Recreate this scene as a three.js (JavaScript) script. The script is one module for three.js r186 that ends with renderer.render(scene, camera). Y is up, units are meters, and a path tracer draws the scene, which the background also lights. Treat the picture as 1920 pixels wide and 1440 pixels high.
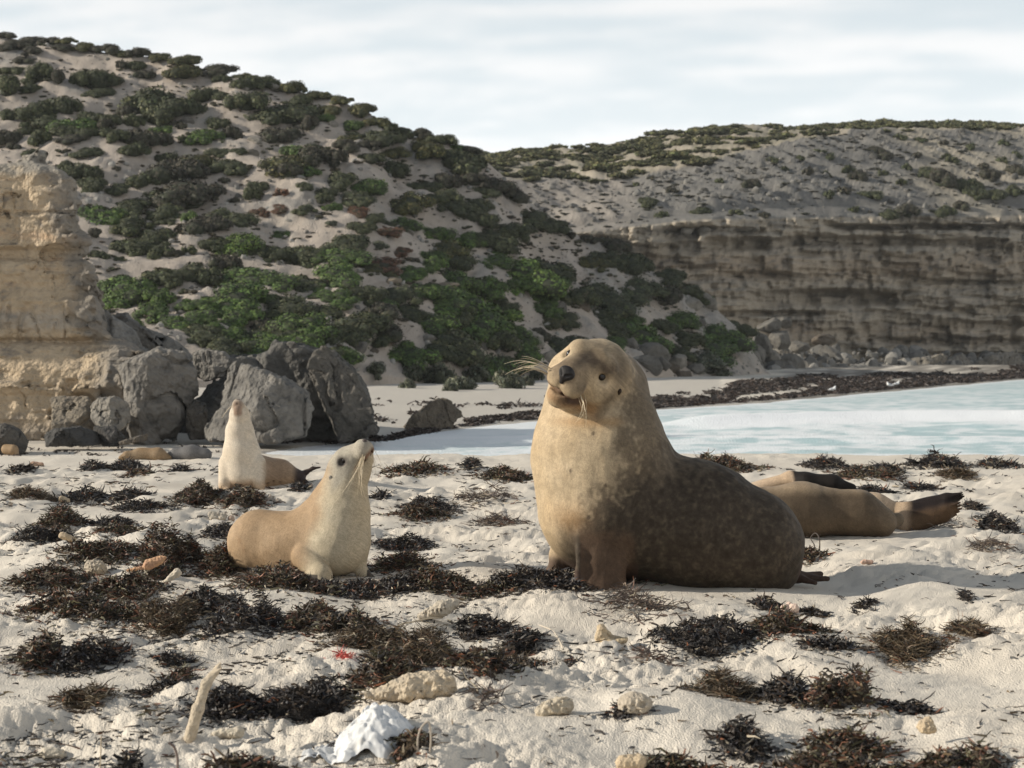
import * as THREE from 'three';
import { mergeGeometries } from 'three/addons/utils/BufferGeometryUtils.js';

// ───────── camera, sky, sun, exposure ─────────
const F = 3248, EYE = 1.35, TILT = Math.atan(80 / F);       // focal length in photograph pixels, eye height, downward tilt
const SUN = new THREE.Vector3(-0.92, 0.40, -0.20).normalize();
const SUN_POWER = 5.0, SKY_POWER = 1.0, EXPOSURE = 1.15;
const scene = new THREE.Scene();
const camera = new THREE.PerspectiveCamera(2 * Math.atan(720 / F) * 180 / Math.PI, 4 / 3, 0.1, 3000);
camera.position.set(0, EYE, 0);
camera.rotation.x = -TILT;
camera.focus = 10.5; camera.userData.fStop = 5.6;
const renderer = new THREE.WebGLRenderer({ antialias: true });
renderer.setSize(1024, 768);
renderer.toneMapping = THREE.LinearToneMapping;
renderer.toneMappingExposure = EXPOSURE;
renderer.shadowMap.enabled = true;

// ───────── random numbers and noise ─────────
function rng(seed) { let s = seed >>> 0; return () => { s = (s + 0x6D2B79F5) | 0; let t = Math.imul(s ^ (s >>> 15), 1 | s); t = (t + Math.imul(t ^ (t >>> 7), 61 | t)) ^ t; return ((t ^ (t >>> 14)) >>> 0) / 4294967296; }; }
const PERM = new Uint8Array(512); { const r = rng(7), p = [...Array(256).keys()]; for (let i = 255; i > 0; i--) { const j = Math.floor(r() * (i + 1)); [p[i], p[j]] = [p[j], p[i]]; } for (let i = 0; i < 512; i++) PERM[i] = p[i & 255]; }
const GR = new Float32Array(256 * 3); { const r = rng(11); for (let i = 0; i < 256; i++) { const z = 2 * r() - 1, a = 6.2832 * r(), s = Math.sqrt(1 - z * z); GR[i * 3] = s * Math.cos(a) * 1.5; GR[i * 3 + 1] = s * Math.sin(a) * 1.5; GR[i * 3 + 2] = z * 1.5; } }
function noise(x, y, z) {                                   // gradient noise, about -1..1
  const X = Math.floor(x), Y = Math.floor(y), Z = Math.floor(z); x -= X; y -= Y; z -= Z;
  const u = x * x * x * (x * (x * 6 - 15) + 10), v = y * y * y * (y * (y * 6 - 15) + 10), w = z * z * z * (z * (z * 6 - 15) + 10);
  const a = X & 255, b = Y & 255, c = Z & 255, A = PERM[a], B = PERM[a + 1 & 255];
  const AA = PERM[A + b & 255], AB = PERM[A + b + 1 & 255], BA = PERM[B + b & 255], BB = PERM[B + b + 1 & 255], c1 = c + 1 & 255;
  const g = (h, i, j, k) => GR[h * 3] * i + GR[h * 3 + 1] * j + GR[h * 3 + 2] * k, l = (t, p, q) => p + t * (q - p);
  return l(w, l(v, l(u, g(PERM[AA + c & 255], x, y, z), g(PERM[BA + c & 255], x - 1, y, z)), l(u, g(PERM[AB + c & 255], x, y - 1, z), g(PERM[BB + c & 255], x - 1, y - 1, z))),
    l(v, l(u, g(PERM[AA + c1 & 255], x, y, z - 1), g(PERM[BA + c1 & 255], x - 1, y, z - 1)), l(u, g(PERM[AB + c1 & 255], x, y - 1, z - 1), g(PERM[BB + c1 & 255], x - 1, y - 1, z - 1))));
}
function fbm(x, y, z, n = 4) { let s = 0, a = 0.5, f = 1; for (let i = 0; i < n; i++) { s += a * noise(x * f + i * 17.1, y * f - i * 9.3, z * f + i * 5.7); a *= 0.5; f *= 2.03; } return s; }
function ridged(x, y, z, n = 3) { let s = 0, a = 0.5, f = 1; for (let i = 0; i < n; i++) { s += a * (1 - 2 * Math.abs(noise(x * f + i * 13.7, y * f + i * 3.1, z * f - i * 7.7))); a *= 0.5; f *= 2.1; } return s; }
const clamp = (x, a = 0, b = 1) => Math.min(b, Math.max(a, x)), mix = (a, b, t) => a + (b - a) * t;
const sstep = (a, b, x) => { const t = clamp((x - a) / (b - a)); return t * t * (3 - 2 * t); };
const mix3 = (a, b, t) => [mix(a[0], b[0], t), mix(a[1], b[1], t), mix(a[2], b[2], t)];
const mul3 = (a, s) => [a[0] * s, a[1] * s, a[2] * s];
function interp(table, x) {                                 // piecewise linear table [[x, y], ...]
  if (x <= table[0][0]) return table[0][1];
  for (let i = 1; i < table.length; i++) if (x <= table[i][0]) { const [a, p] = table[i - 1], [b, q] = table[i]; return p + (q - p) * (x - a) / (b - a); }
  return table[table.length - 1][1];
}
function smooth(table, x, r) { let s = 0; for (let i = -3; i <= 3; i++) s += interp(table, x + r * i / 3); return s / 7; }

// ───────── the sky: thin high cloud in long streaks, bright and hazy towards the horizon ─────────
{
  const W = 2048, H = 1024, data = new Float32Array(W * H * 4);
  for (let j = 0; j < H; j++) {
    const el = (j + 0.5) / H * Math.PI - Math.PI / 2, up = Math.max(0, Math.sin(el)), ce = Math.cos(el);
    for (let i = 0; i < W; i++) {
      const az = (i + 0.5) / W * 2 * Math.PI, dx = Math.cos(az) * ce, dz = Math.sin(az) * ce;
      // blue grows with height, white haze at the horizon
      const tz = Math.pow(sstep(0.06, 0.85, up), 0.55);
      let r = mix(0.79, 0.085, tz), g = mix(0.86, 0.135, tz), b = mix(0.885, 0.21, tz);
      const k = 1 / (up + 0.22), px = dx * k, pz = dz * k;   // the cloud sheet seen in perspective
      const streak = fbm(px * 2.3 + pz * 0.5, 3.1, pz * 7.5 - px * 0.9, 5) * 1.0 + 0.55 * fbm(px * 6 + 9, 8.2, pz * 21 - px * 3.4, 4);
      let c = sstep(-0.25, 0.42, streak + 0.07) * 0.93 * mix(1, 0.45, sstep(0.25, 0.8, up));
      const low = sstep(0.16, 0.03, up); c = Math.max(c, low * 0.82);
      const cl = mix(1.0, 0.28, tz);
      r = mix(r, cl, c); g = mix(g, cl * 1.005, c); b = mix(b, cl * 1.005, c);
      const toSun = Math.max(0, dx * SUN.x + Math.sin(el) * SUN.y + dz * SUN.z), glow = 0.9 * Math.pow(toSun, 24) + 0.22 * Math.pow(toSun, 5);
      const o = (j * W + i) * 4, s = SKY_POWER * (el < 0 ? 0.6 : 1);
      data[o] = (r + glow) * s; data[o + 1] = (g + glow * 0.94) * s; data[o + 2] = (b + glow * 0.84) * s; data[o + 3] = 1;
    }
  }
  const sky = new THREE.DataTexture(data, W, H, THREE.RGBAFormat, THREE.FloatType);
  sky.mapping = THREE.EquirectangularReflectionMapping; sky.magFilter = sky.minFilter = THREE.LinearFilter; sky.wrapS = THREE.RepeatWrapping; sky.needsUpdate = true;
  scene.background = sky; scene.environment = sky;
}
const sun = new THREE.DirectionalLight(new THREE.Color().setRGB(1, 0.93, 0.81), SUN_POWER);
sun.position.copy(SUN).multiplyScalar(120); sun.castShadow = true; sun.shadow.radius = 2;
sun.shadow.mapSize.set(4096, 4096); sun.shadow.camera.left = -90; sun.shadow.camera.right = 90; sun.shadow.camera.top = 90; sun.shadow.camera.bottom = -90; sun.shadow.camera.far = 400;
sun.target.position.set(0, 0, -30); scene.add(sun, sun.target);
scene.fog = new THREE.FogExp2(new THREE.Color().setRGB(0.80, 0.84, 0.86), 0.0002);

// ───────── helpers: pixels to points, names, labels ─────────
const CT = Math.cos(TILT), ST = Math.sin(TILT);
function ray(px, py) { const vx = (px - 960) / F, vy = (720 - py) / F, y = CT * vy - ST, z = -ST * vy - CT; return [vx / -z, y / -z]; }
function at(px, py, d) { const [x, y] = ray(px, py); return [x * d, EYE + y * d, -d]; }
const pxm = (d) => F / d;                                   // photograph pixels per metre at distance d
const used = new Map();
function numbered(n) { const k = used.get(n) ?? 0; used.set(n, k + 1); return k ? `${n}_${String(k).padStart(3, '0')}` : n; }
function shade(o) { o.traverse((m) => { if (m.isMesh) { m.castShadow = m.receiveShadow = true; } }); return o; }
function mesh(name, geo, mat, parent) { const m = new THREE.Mesh(geo, mat); m.name = parent ? name : numbered(name); m.castShadow = m.receiveShadow = true; (parent ?? scene).add(m); return m; }
function thing(name, pos, label, category, group) { const o = new THREE.Group(); o.name = numbered(name); o.position.set(...pos); tag(o, label, category, group); scene.add(o); return o; }
function tag(o, label, category, group, kind) { if (label) o.userData.label = label; if (category) o.userData.category = category; if (group) o.userData.group = group; if (kind) o.userData.kind = kind; return o; }
// labels of many alike things: when one comes up twice, its place from left to right in the photograph is added
const pending = [];
function later(o, x, text, category, group) { pending.push({ o, x, text, category, group }); }
function settleLabels() {
  const by = new Map(); for (const p of pending) { if (!by.has(p.text)) by.set(p.text, []); by.get(p.text).push(p); }
  const ord = ['first', 'second', 'third', 'fourth', 'fifth', 'sixth', 'seventh', 'eighth', 'ninth', 'tenth', 'eleventh', 'twelfth'];
  for (const list of by.values()) {
    list.sort((a, b) => a.x - b.x);
    list.forEach((p, i) => tag(p.o, list.length > 1 ? `${p.text}, ${list.length === 2 ? ['left', 'right'][i] + ' of two' : (ord[i] ?? i + 1) + ' from left'}` : p.text, p.category, p.group));
  }
}
function geom(pos, idx, col, nor, uv) {
  const g = new THREE.BufferGeometry();
  g.setAttribute('position', new THREE.BufferAttribute(pos instanceof Float32Array ? pos : new Float32Array(pos), 3));
  if (idx) g.setIndex(new THREE.BufferAttribute(idx instanceof Uint32Array ? idx : new Uint32Array(idx), 1));
  if (col) g.setAttribute('color', new THREE.BufferAttribute(col instanceof Float32Array ? col : new Float32Array(col), 3));
  if (uv) g.setAttribute('uv', new THREE.BufferAttribute(uv instanceof Float32Array ? uv : new Float32Array(uv), 2));
  if (nor) g.setAttribute('normal', new THREE.BufferAttribute(nor instanceof Float32Array ? nor : new Float32Array(nor), 3)); else g.computeVertexNormals();
  return g;
}
function sheet(nu, nv, f) {                                 // a grid of (nu+1) x (nv+1) points; f(i/nu, j/nv) returns [x,y,z, r,g,b, u,v]
  const n = (nu + 1) * (nv + 1), pos = new Float32Array(n * 3), col = new Float32Array(n * 3), uv = new Float32Array(n * 2), idx = new Uint32Array(nu * nv * 6);
  let k = 0; for (let j = 0; j <= nv; j++) for (let i = 0; i <= nu; i++, k++) { const q = f(i / nu, j / nv); for (let c = 0; c < 3; c++) { pos[k * 3 + c] = q[c]; col[k * 3 + c] = q[3 + c]; } uv[k * 2] = q[6]; uv[k * 2 + 1] = q[7]; }
  k = 0; for (let j = 0; j < nv; j++) for (let i = 0; i < nu; i++) { const a = j * (nu + 1) + i, b = a + 1, c = a + nu + 1, d = c + 1; idx[k++] = a; idx[k++] = b; idx[k++] = d; idx[k++] = a; idx[k++] = d; idx[k++] = c; }
  return geom(pos, idx, col, null, uv);
}
function grainTexture(size, f, srgb) {
  const d = new Uint8Array(size * size * 4); for (let j = 0; j < size; j++) for (let i = 0; i < size; i++) { const v = clamp(f(i / size, j / size)) * 255, o = (j * size + i) * 4; d[o] = d[o + 1] = d[o + 2] = v; d[o + 3] = 255; }
  const t = new THREE.DataTexture(d, size, size); t.wrapS = t.wrapT = THREE.RepeatWrapping; t.magFilter = THREE.LinearFilter; t.minFilter = THREE.LinearMipmapLinearFilter; t.generateMipmaps = true; if (srgb) t.colorSpace = THREE.SRGBColorSpace; t.needsUpdate = true; return t;
}
// noise that wraps without a seam: blend of four shifted copies
function wrapNoise(u, v, f, n) { const g = (a, b) => fbm(a * f, b * f, 3.7, n), wu = u, wv = v, k = Math.sqrt((wu * wu + (1 - wu) ** 2) * (wv * wv + (1 - wv) ** 2)); return (g(u, v) * (1 - wu) * (1 - wv) + g(u - 1, v) * wu * (1 - wv) + g(u, v - 1) * (1 - wu) * wv + g(u - 1, v - 1) * wu * wv) / k; }
const GRAIN = grainTexture(512, (u, v) => 0.5 + 0.8 * wrapNoise(u, v, 28, 5));
const FURMAP = grainTexture(512, (u, v) => 0.80 + 0.55 * wrapNoise(u * 1, v, 70, 2) + 0.30 * wrapNoise(u, v, 18, 4));
const FUR = grainTexture(512, (u, v) => 0.5 + 0.6 * wrapNoise(u, v, 40, 3) + 0.4 * wrapNoise(u, v, 110, 2));

// ───────── solids from distance fields (surface nets, then pulled onto the surface) ─────────
function polygonize(sdf, lo, hi, cell, paint, slack = 1.4, uvScale = 1) {
  const n = [0, 1, 2].map((k) => Math.ceil((hi[k] - lo[k]) / cell / 8) * 8 + 1), [nx, ny, nz] = n, sx = 1, sy = nx, sz = nx * ny;
  const val = new Float32Array(nx * ny * nz), B = 8, half = cell * B * 0.5, reach = half * 1.7321 * slack + cell * 2;
  for (let bz = 0; bz < nz; bz += B) for (let by = 0; by < ny; by += B) for (let bx = 0; bx < nx; bx += B) {
    const d = sdf(lo[0] + bx * cell + half, lo[1] + by * cell + half, lo[2] + bz * cell + half), far = Math.abs(d) > reach;
    for (let z = bz; z < Math.min(nz, bz + B); z++) for (let y = by; y < Math.min(ny, by + B); y++) for (let x = bx; x < Math.min(nx, bx + B); x++)
      val[x + y * sy + z * sz] = far ? d : sdf(lo[0] + x * cell, lo[1] + y * cell, lo[2] + z * cell);
  }
  const id = new Int32Array(nx * ny * nz).fill(-1), P = [], idx = [];
  const E = [[0, 1], [2, 3], [4, 5], [6, 7], [0, 2], [1, 3], [4, 6], [5, 7], [0, 4], [1, 5], [2, 6], [3, 7]];
  const off = [...Array(8).keys()].map((c) => (c & 1) * sx + (c >> 1 & 1) * sy + (c >> 2) * sz);
  for (let z = 0; z < nz - 1; z++) for (let y = 0; y < ny - 1; y++) for (let x = 0; x < nx - 1; x++) {
    const b = x + y * sy + z * sz; let m = 0; for (let c = 0; c < 8; c++) if (val[b + off[c]] < 0) m |= 1 << c;
    if (m === 0 || m === 255) continue;
    let px = 0, py = 0, pz = 0, k = 0;
    for (const [p, q] of E) { const ip = m >> p & 1, iq = m >> q & 1; if (ip === iq) continue; const a = val[b + off[p]], t = a / (a - val[b + off[q]]); px += mix(p & 1, q & 1, t); py += mix(p >> 1 & 1, q >> 1 & 1, t); pz += mix(p >> 2, q >> 2, t); k++; }
    id[b] = P.length / 3; P.push(lo[0] + (x + px / k) * cell, lo[1] + (y + py / k) * cell, lo[2] + (z + pz / k) * cell);
  }
  const quad = (a, b, c, d, flip) => { if (a < 0 || b < 0 || c < 0 || d < 0) return; if (flip) idx.push(a, d, c, a, c, b); else idx.push(a, b, c, a, c, d); };
  for (let z = 1; z < nz - 1; z++) for (let y = 1; y < ny - 1; y++) for (let x = 1; x < nx - 1; x++) {
    const b = x + y * sy + z * sz, s = val[b] < 0;
    if (s !== val[b + sx] < 0) quad(id[b - sy - sz], id[b - sz], id[b], id[b - sy], !s);
    if (s !== val[b + sy] < 0) quad(id[b - sx - sz], id[b - sx], id[b], id[b - sz], !s);
    if (s !== val[b + sz] < 0) quad(id[b - sx - sy], id[b - sy], id[b], id[b - sx], !s);
  }
  const N = P.length, pos = new Float32Array(N), nor = new Float32Array(N), col = new Float32Array(N), uv = new Float32Array(N / 3 * 2), h = cell * 0.35;
  for (let i = 0; i < N; i += 3) {
    let x = P[i], y = P[i + 1], z = P[i + 2], gx, gy, gz, l;
    for (let it = 0; it < 2; it++) {
      const a = sdf(x + h, y - h, z - h), b = sdf(x - h, y - h, z + h), c = sdf(x - h, y + h, z - h), d = sdf(x + h, y + h, z + h);
      gx = a - b - c + d; gy = -a - b + c + d; gz = -a + b - c + d; l = Math.hypot(gx, gy, gz) || 1; gx /= l; gy /= l; gz /= l;
      if (!it) { const e = clamp((a + b + c + d) / 4 / Math.max(0.3, l / (4 * h)), -cell, cell); x -= gx * e; y -= gy * e; z -= gz * e; }
    }
    pos[i] = x; pos[i + 1] = y; pos[i + 2] = z; nor[i] = gx; nor[i + 1] = gy; nor[i + 2] = gz;
    const c = paint(x, y, z, gx, gy, gz); col[i] = c[0]; col[i + 1] = c[1]; col[i + 2] = c[2];
    uv[i / 3 * 2] = (x * 0.87 + z * 0.61) * uvScale; uv[i / 3 * 2 + 1] = (y * 0.87 - z * 0.43 + x * 0.2) * uvScale;
  }
  return geom(pos, new Uint32Array(idx), col, nor, uv);
}
const smin = (a, b, k) => { const h = Math.max(k - Math.abs(a - b), 0) / k; return Math.min(a, b) - h * h * k * 0.25; };
const smax = (a, b, k) => -smin(-a, -b, k);
function cone(a, b, r1, r2, k = 0.06) {                      // a tapered capsule
  const bx = b[0] - a[0], by = b[1] - a[1], bz = b[2] - a[2], L2 = bx * bx + by * by + bz * bz || 1e-9, rr = r1 - r2, a2 = L2 - rr * rr, il = 1 / L2;
  const f = (x, y, z) => {
    const px = x - a[0], py = y - a[1], pz = z - a[2], yy = px * bx + py * by + pz * bz, zz = yy - L2;
    const wx = px * L2 - bx * yy, wy = py * L2 - by * yy, wz = pz * L2 - bz * yy, x2 = wx * wx + wy * wy + wz * wz, y2 = yy * yy * L2, z2 = zz * zz * L2;
    const kk = Math.sign(rr) * rr * rr * x2;
    if (Math.sign(zz) * a2 * z2 > kk) return Math.sqrt(x2 + z2) * il - r2;
    if (Math.sign(yy) * a2 * y2 < kk) return Math.sqrt(x2 + y2) * il - r1;
    return (Math.sqrt(x2 * a2 * il) + yy * rr) * il - r1;
  };
  return { f, k };
}
const ball = (c, r, k = 0.06) => ({ f: (x, y, z) => Math.hypot(x - c[0], y - c[1], z - c[2]) - r, k });
function ellipsoid(c, axes, r, k = 0.05) {                   // axes: three unit vectors
  const [u, v, w] = axes;
  return { k, f: (x, y, z) => {
    const px = x - c[0], py = y - c[1], pz = z - c[2], a = (px * u[0] + py * u[1] + pz * u[2]), b = (px * v[0] + py * v[1] + pz * v[2]), e = (px * w[0] + py * w[1] + pz * w[2]);
    const k0 = Math.hypot(a / r[0], b / r[1], e / r[2]), k1 = Math.hypot(a / (r[0] * r[0]), b / (r[1] * r[1]), e / (r[2] * r[2]));
    return k1 < 1e-9 ? -Math.min(...r) : k0 * (k0 - 1) / k1;
  } };
}
const cut = (p, k = 0.02) => ({ f: p.f, k, minus: true });
function blend(list) { return (x, y, z) => { let d = 1e3; for (const p of list) { const e = p.f(x, y, z); d = p.minus ? smax(d, -e, p.k) : smin(d, e, p.k); } return d; }; }
const V = { add: (a, b, s = 1) => [a[0] + b[0] * s, a[1] + b[1] * s, a[2] + b[2] * s], norm: (a) => mul3(a, 1 / Math.hypot(...a)), cross: (a, b) => [a[1] * b[2] - a[2] * b[1], a[2] * b[0] - a[0] * b[2], a[0] * b[1] - a[1] * b[0]], dot: (a, b) => a[0] * b[0] + a[1] * b[1] + a[2] * b[2] };
const hash2 = (a, b) => { const s = Math.sin(a * 127.1 + b * 311.7) * 43758.5453; return s - Math.floor(s); };
// beds broken into blocks: each block stands a little prouder or deeper than its neighbours
function blocks(x, h, thick, long) { const l = Math.floor(h / thick), o = hash2(l, 3.3) * 7, i = Math.floor((x / long) * (0.7 + 0.6 * hash2(l, 9)) + o); return hash2(l + 0.5, i) - 0.5; }

// ───────── the ground: one sheet of sand, berm in front, bay behind, far beach ─────────
const SEA = -0.85;
const SHORE = [[70, -130], [48, -122], [29, -99], [14, -71], [8.2, -60.5], [4, -55], [0.6, -47.6], [-1.5, -43], [-3, -38.5], [-4.4, -36.2], [-4.9, -34], [-4.2, -32], [-1, -30], [10, -29], [30, -28], [70, -26]];
function shoreDistance(x, z) {                              // negative in the water
  let d = 1e9, inside = false;
  for (let i = 0, j = SHORE.length - 1; i < SHORE.length; j = i++) {
    const [ax, az] = SHORE[j], [bx, bz] = SHORE[i], ex = bx - ax, ez = bz - az, t = clamp(((x - ax) * ex + (z - az) * ez) / (ex * ex + ez * ez));
    d = Math.min(d, Math.hypot(x - ax - ex * t, z - az - ez * t));
    if (az > z !== bz > z && x < (bx - ax) * (z - az) / (bz - az) + ax) inside = !inside;
  }
  return inside ? -d : d;
}
function groundBase(x, z) {
  const d = -z; if (d < 19) return 0;
  const s = shoreDistance(x, z);
  if (s < 0) return SEA + Math.max(-1.2, s * 0.12);
  const near = SEA + 0.85 * sstep(0, 9.8, s) , far = SEA + 0.75 * (1 - Math.exp(-s / 16)), left = SEA + 0.03 + 0.006 * s;
  const wl = sstep(2, -3, x) ;
  return mix(mix(near, mix(near, left, sstep(19.5, 29, d)), wl), far, sstep(36, 46, d));
}
const calm = [];                                            // places where the sand is pressed flatter, under bodies
function ground(x, z) {
  const d = -z, b = groundBase(x, z); if (d > 45) return b + 0.05 * fbm(x * 0.5, 0, z * 0.5, 3);
  const wx = x + 0.12 * noise(x * 2.1, 1.3, z * 2.1), wz = z + 0.12 * noise(x * 2.1, 7.7, z * 2.1);
  const rough = 0.35 + 0.95 * sstep(-0.35, 0.45, noise(x * 0.55 + 4, 3.1, z * 0.8) + 0.4 * noise(x * 1.7, 8.8, z * 2.1));
  let h = 0.085 * noise(x * 0.75, 0.5, z * 0.75);
  h += 0.068 * noise(wx * 1.9, 2.2, wz * 1.7);
  const pits = noise(wx * 3.6, 4.1, wz * 3.2);              // footprints and flipper marks: hollows with sharp rims
  h += 0.040 * rough * (Math.abs(pits) * 1.5 - 0.35);
  const drag = noise(wx * 0.8 + wz * 0.9, 6.3, wz * 5.2 - wx * 1.1); h += 0.022 * (1 - 2 * Math.abs(drag)) * rough;
  h += 0.012 * rough * ridged(wx * 4.6, 9.4, wz * 7.6, 2);
  h += rough * (0.010 * noise(wx * 11, 3.3, wz * 16) + 0.012 * noise(x * 27, 5.3, z * 27));
  if (d < 14) h += 0.0065 * rough * noise(x * 55, 2.3, z * 61);
  let k = 1 - 0.6 * sstep(15, 19, d); k *= 1 - 0.75 * sstep(20, 30, d);
  for (const [cx, cz, r] of calm) { const q = Math.hypot(x - cx, z - cz); if (q < r * 2) k *= mix(0.35, 1, sstep(r * 0.7, r * 1.6, q)); }
  return b + h * k;
}
function hit(px, py) {                                      // where the line of sight through a pixel meets the ground
  let lo = 3.5, hi = 3.5; const f = (d) => { const p = at(px, py, d); return p[1] - groundBase(p[0], p[2]); };
  while (hi < 160 && f(hi) > 0) { lo = hi; hi *= 1.02; }
  for (let i = 0; i < 25; i++) { const m = (lo + hi) / 2; if (f(m) > 0) lo = m; else hi = m; }
  return at(px, py, hi);
}
calm.push([0.85, -9.8, 0.75], [-1.15, -10.0, 0.5], [-2.5, -15.8, 0.5], [2.2, -11.9, 0.8]);
const grainMat = (o) => new THREE.MeshStandardMaterial({ vertexColors: true, roughness: 0.95, bumpMap: GRAIN, ...o });
function buildSand() {
  const near = sheet(580, 560, (u, v) => {
    const a = (u * 2 - 1), s = (0.36 * a + 0.24 * a * a * a), q = Math.pow(v, 1), d = v < 0.68 ? 4.4 * Math.pow(22 / 4.4, v / 0.68) : v < 0.9 ? 22 * Math.pow(60 / 22, (v - 0.68) / 0.22) : 60 * Math.pow(420 / 60, (v - 0.9) / 0.1);
    const spread = d > 40 ? 1 + (d - 40) / 300 : 1, x = s * d * spread, z = -d, y = ground(x, z);
    const g = shoreDistance(x, z), n = fbm(x * 1.3, 4, z * 1.3, 3), m = noise(x * 17, 6, z * 17), wet = d > 20 ? sstep(1.4, 0.1, g + n * 1.2) : 0;
    let c = mix3([0.57, 0.505, 0.42], [0.64, 0.58, 0.495], clamp(0.5 + n));
    c = mul3(c, 1 + 0.06 * m); c = mix3(c, [0.30, 0.265, 0.225], wet * 0.8);
    if (d > 62 && x > 0.12 * d) c = mix3(c, [0.17, 0.15, 0.125], sstep(0.13, 0.19, x / d + 0.05 * noise(x * 0.4, 3, z * 0.2)) * sstep(-0.3, 0.3, noise(x * 0.8, 7, z * 0.5) + 0.2)); else if (d > 36) c = mix3(c, [0.43, 0.395, 0.345], 0.75);  // last mix greys the far beach sand: its shade is put into the colour
    return [x, y, z, ...c, x * 5.1, z * 5.1];
  });
  tag(mesh('sand', near, grainMat({ bumpScale: 0.005 })), null, null, null, 'structure');
}
buildSand();

// ───────── the sea in the bay ─────────
const CREST = (x) => -46.6 - 0.30 * (x - 6) + 0.7 * Math.sin(x * 0.45) ;   // a small breaker
function buildWater() {
  const g = sheet(340, 260, (u, v) => {
    const d = 26 * Math.pow(160 / 26, v), x = mix(-0.22, 0.44, u) * d + (d > 60 ? (d - 60) * 0.05 : 0), z = -d;
    const s = -shoreDistance(x, z), deep = sstep(0, 3, s);
    const near = sstep(60, 40, d);
    let h = 0.035 * noise(x * 0.55, 1, z * 1.3) + 0.018 * noise(x * 1.7, 3, z * 3.1);
    const cz = z - CREST(x), on = sstep(3.2, 5.5, x + 0.5 * noise(x * 0.5, 2, 5)) , cz2 = z + 43.2 + 0.12 * x + 0.7 * Math.sin(x * 0.5 + 1), on2 = sstep(9, 14, x), cz3 = z + 39.2 - 0.03 * x;
    h += 0.13 * on * Math.exp(-cz * cz / 0.35) + 0.14 * on * Math.exp(-cz * cz / 3) + 0.12 * on2 * Math.exp(-cz2 * cz2 / 0.8);
    h += 0.06 * Math.exp(-cz3 * cz3 / 0.9) * sstep(-3, 1, x);
    h *= deep;
    const n1 = ridged(x * 0.36 + 0.4 * noise(x * 0.5, 3, z * 0.5), 5, z * 0.42, 4), n2 = fbm(x * 1.1, 8, z * 1.3, 4), n0 = fbm(x * 0.22, 3, z * 0.3, 3);
    let foam = sstep(0.12, 0.50, n1 * 0.62 + n2 * 0.62 + n0 * 0.35 + 0.28 * noise(x * 2.6, 3, z * 3.4) + 0.04 * near);
    foam *= mix(0.85, 0.55, sstep(45, 80, d));
    const brk = on * sstep(0.2, 0.75, Math.exp(-Math.pow(cz - 0.9, 2) / 3.2) + 0.45 * n2 + 0.12 * n1); foam = Math.max(foam, brk);
    foam = Math.max(foam, sstep(0.55, 0.9, Math.exp(-cz3 * cz3 / 0.5) + 0.55 * n2));
    foam = Math.max(foam, sstep(1.6, 0.2, s + 1.1 * n2 + 0.7 * n1), 0.9 * sstep(6, 1.5, s + 3 * n2 + 2 * n1) * sstep(6, 0, x));
    foam = Math.max(foam, on2 * sstep(0.3, 0.9, Math.exp(-cz2 * cz2 / 0.6) + 0.5 * n2));
    const tint = mix3([0.46, 0.59, 0.595], [0.37, 0.53, 0.545], sstep(2, 12, s) * (0.6 + 0.4 * clamp(0.5 + n0)));
    const c = mix3(tint, [0.90, 0.905, 0.905], clamp(foam));
    return [x, SEA + h, z, ...c, x * 0.8, z * 0.8];
  });
  const m = new THREE.MeshPhysicalMaterial({ vertexColors: true, roughness: 0.28, bumpMap: GRAIN, bumpScale: 0.018, ior: 1.33 });
  tag(mesh('water', g, m), null, null, null, 'structure');
}
buildWater();

// ───────── the dune hill on the left ─────────
const RIDGE = [[-900, 90], [-400, 60], [0, 68], [120, 80], [200, 95], [250, 108], [330, 122], [420, 138], [520, 165], [600, 176], [660, 190], [700, 212], [740, 242], [800, 265], [850, 290], [900, 306], [960, 340], [1050, 420], [1100, 448], [1150, 465], [1250, 520], [1330, 575], [1380, 622], [1410, 672], [1440, 716], [1500, 730]];
const FOOT = [[-900, 730], [0, 730], [600, 712], [700, 706], [850, 722], [960, 728], [1100, 728], [1250, 722], [1400, 716], [1440, 718], [1500, 735]];
const D0 = (px) => interp([[-900, 58], [0, 60], [600, 66], [960, 76], [1200, 84], [1400, 92], [1500, 95]], px);
const D1 = (px) => interp([[-900, 108], [0, 108], [400, 104], [700, 100], [900, 99], [1100, 98], [1250, 98], [1400, 97], [1500, 99]], px);
function hillPoint(px, t) {
  const yr = smooth(RIDGE, px, 14), yf = interp(FOOT, px), d0 = D0(px), d1 = D1(px);
  if (t > 1) { const q = (t - 1) * 60, p = at(px, yr, d1); return [p[0] * (d1 + q) / d1, p[1] - q * q * 0.012 - q * 0.12, -(d1 + q)]; }
  return at(px, mix(yf, yr, Math.pow(t, 0.92)), mix(d0, d1, t));
}
function hillLump(x, z) { return 0.75 * noise(x * 0.16, 3, z * 0.16) + 0.42 * noise(x * 0.42, 5, z * 0.42) + 0.16 * noise(x * 1.1, 7, z * 1.1); }
function onHill(px, py) {
  const yr = smooth(RIDGE, px, 14), yf = interp(FOOT, px), t = Math.pow(clamp((py - yf) / (yr - yf), 0.0, 1.0), 1 / 0.92), p = hillPoint(px, t);
  const k = sstep(0, 0.08, t) * sstep(1.25, 0.9, t); p[1] += hillLump(p[0], p[2]) * k; return p;
}
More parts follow.
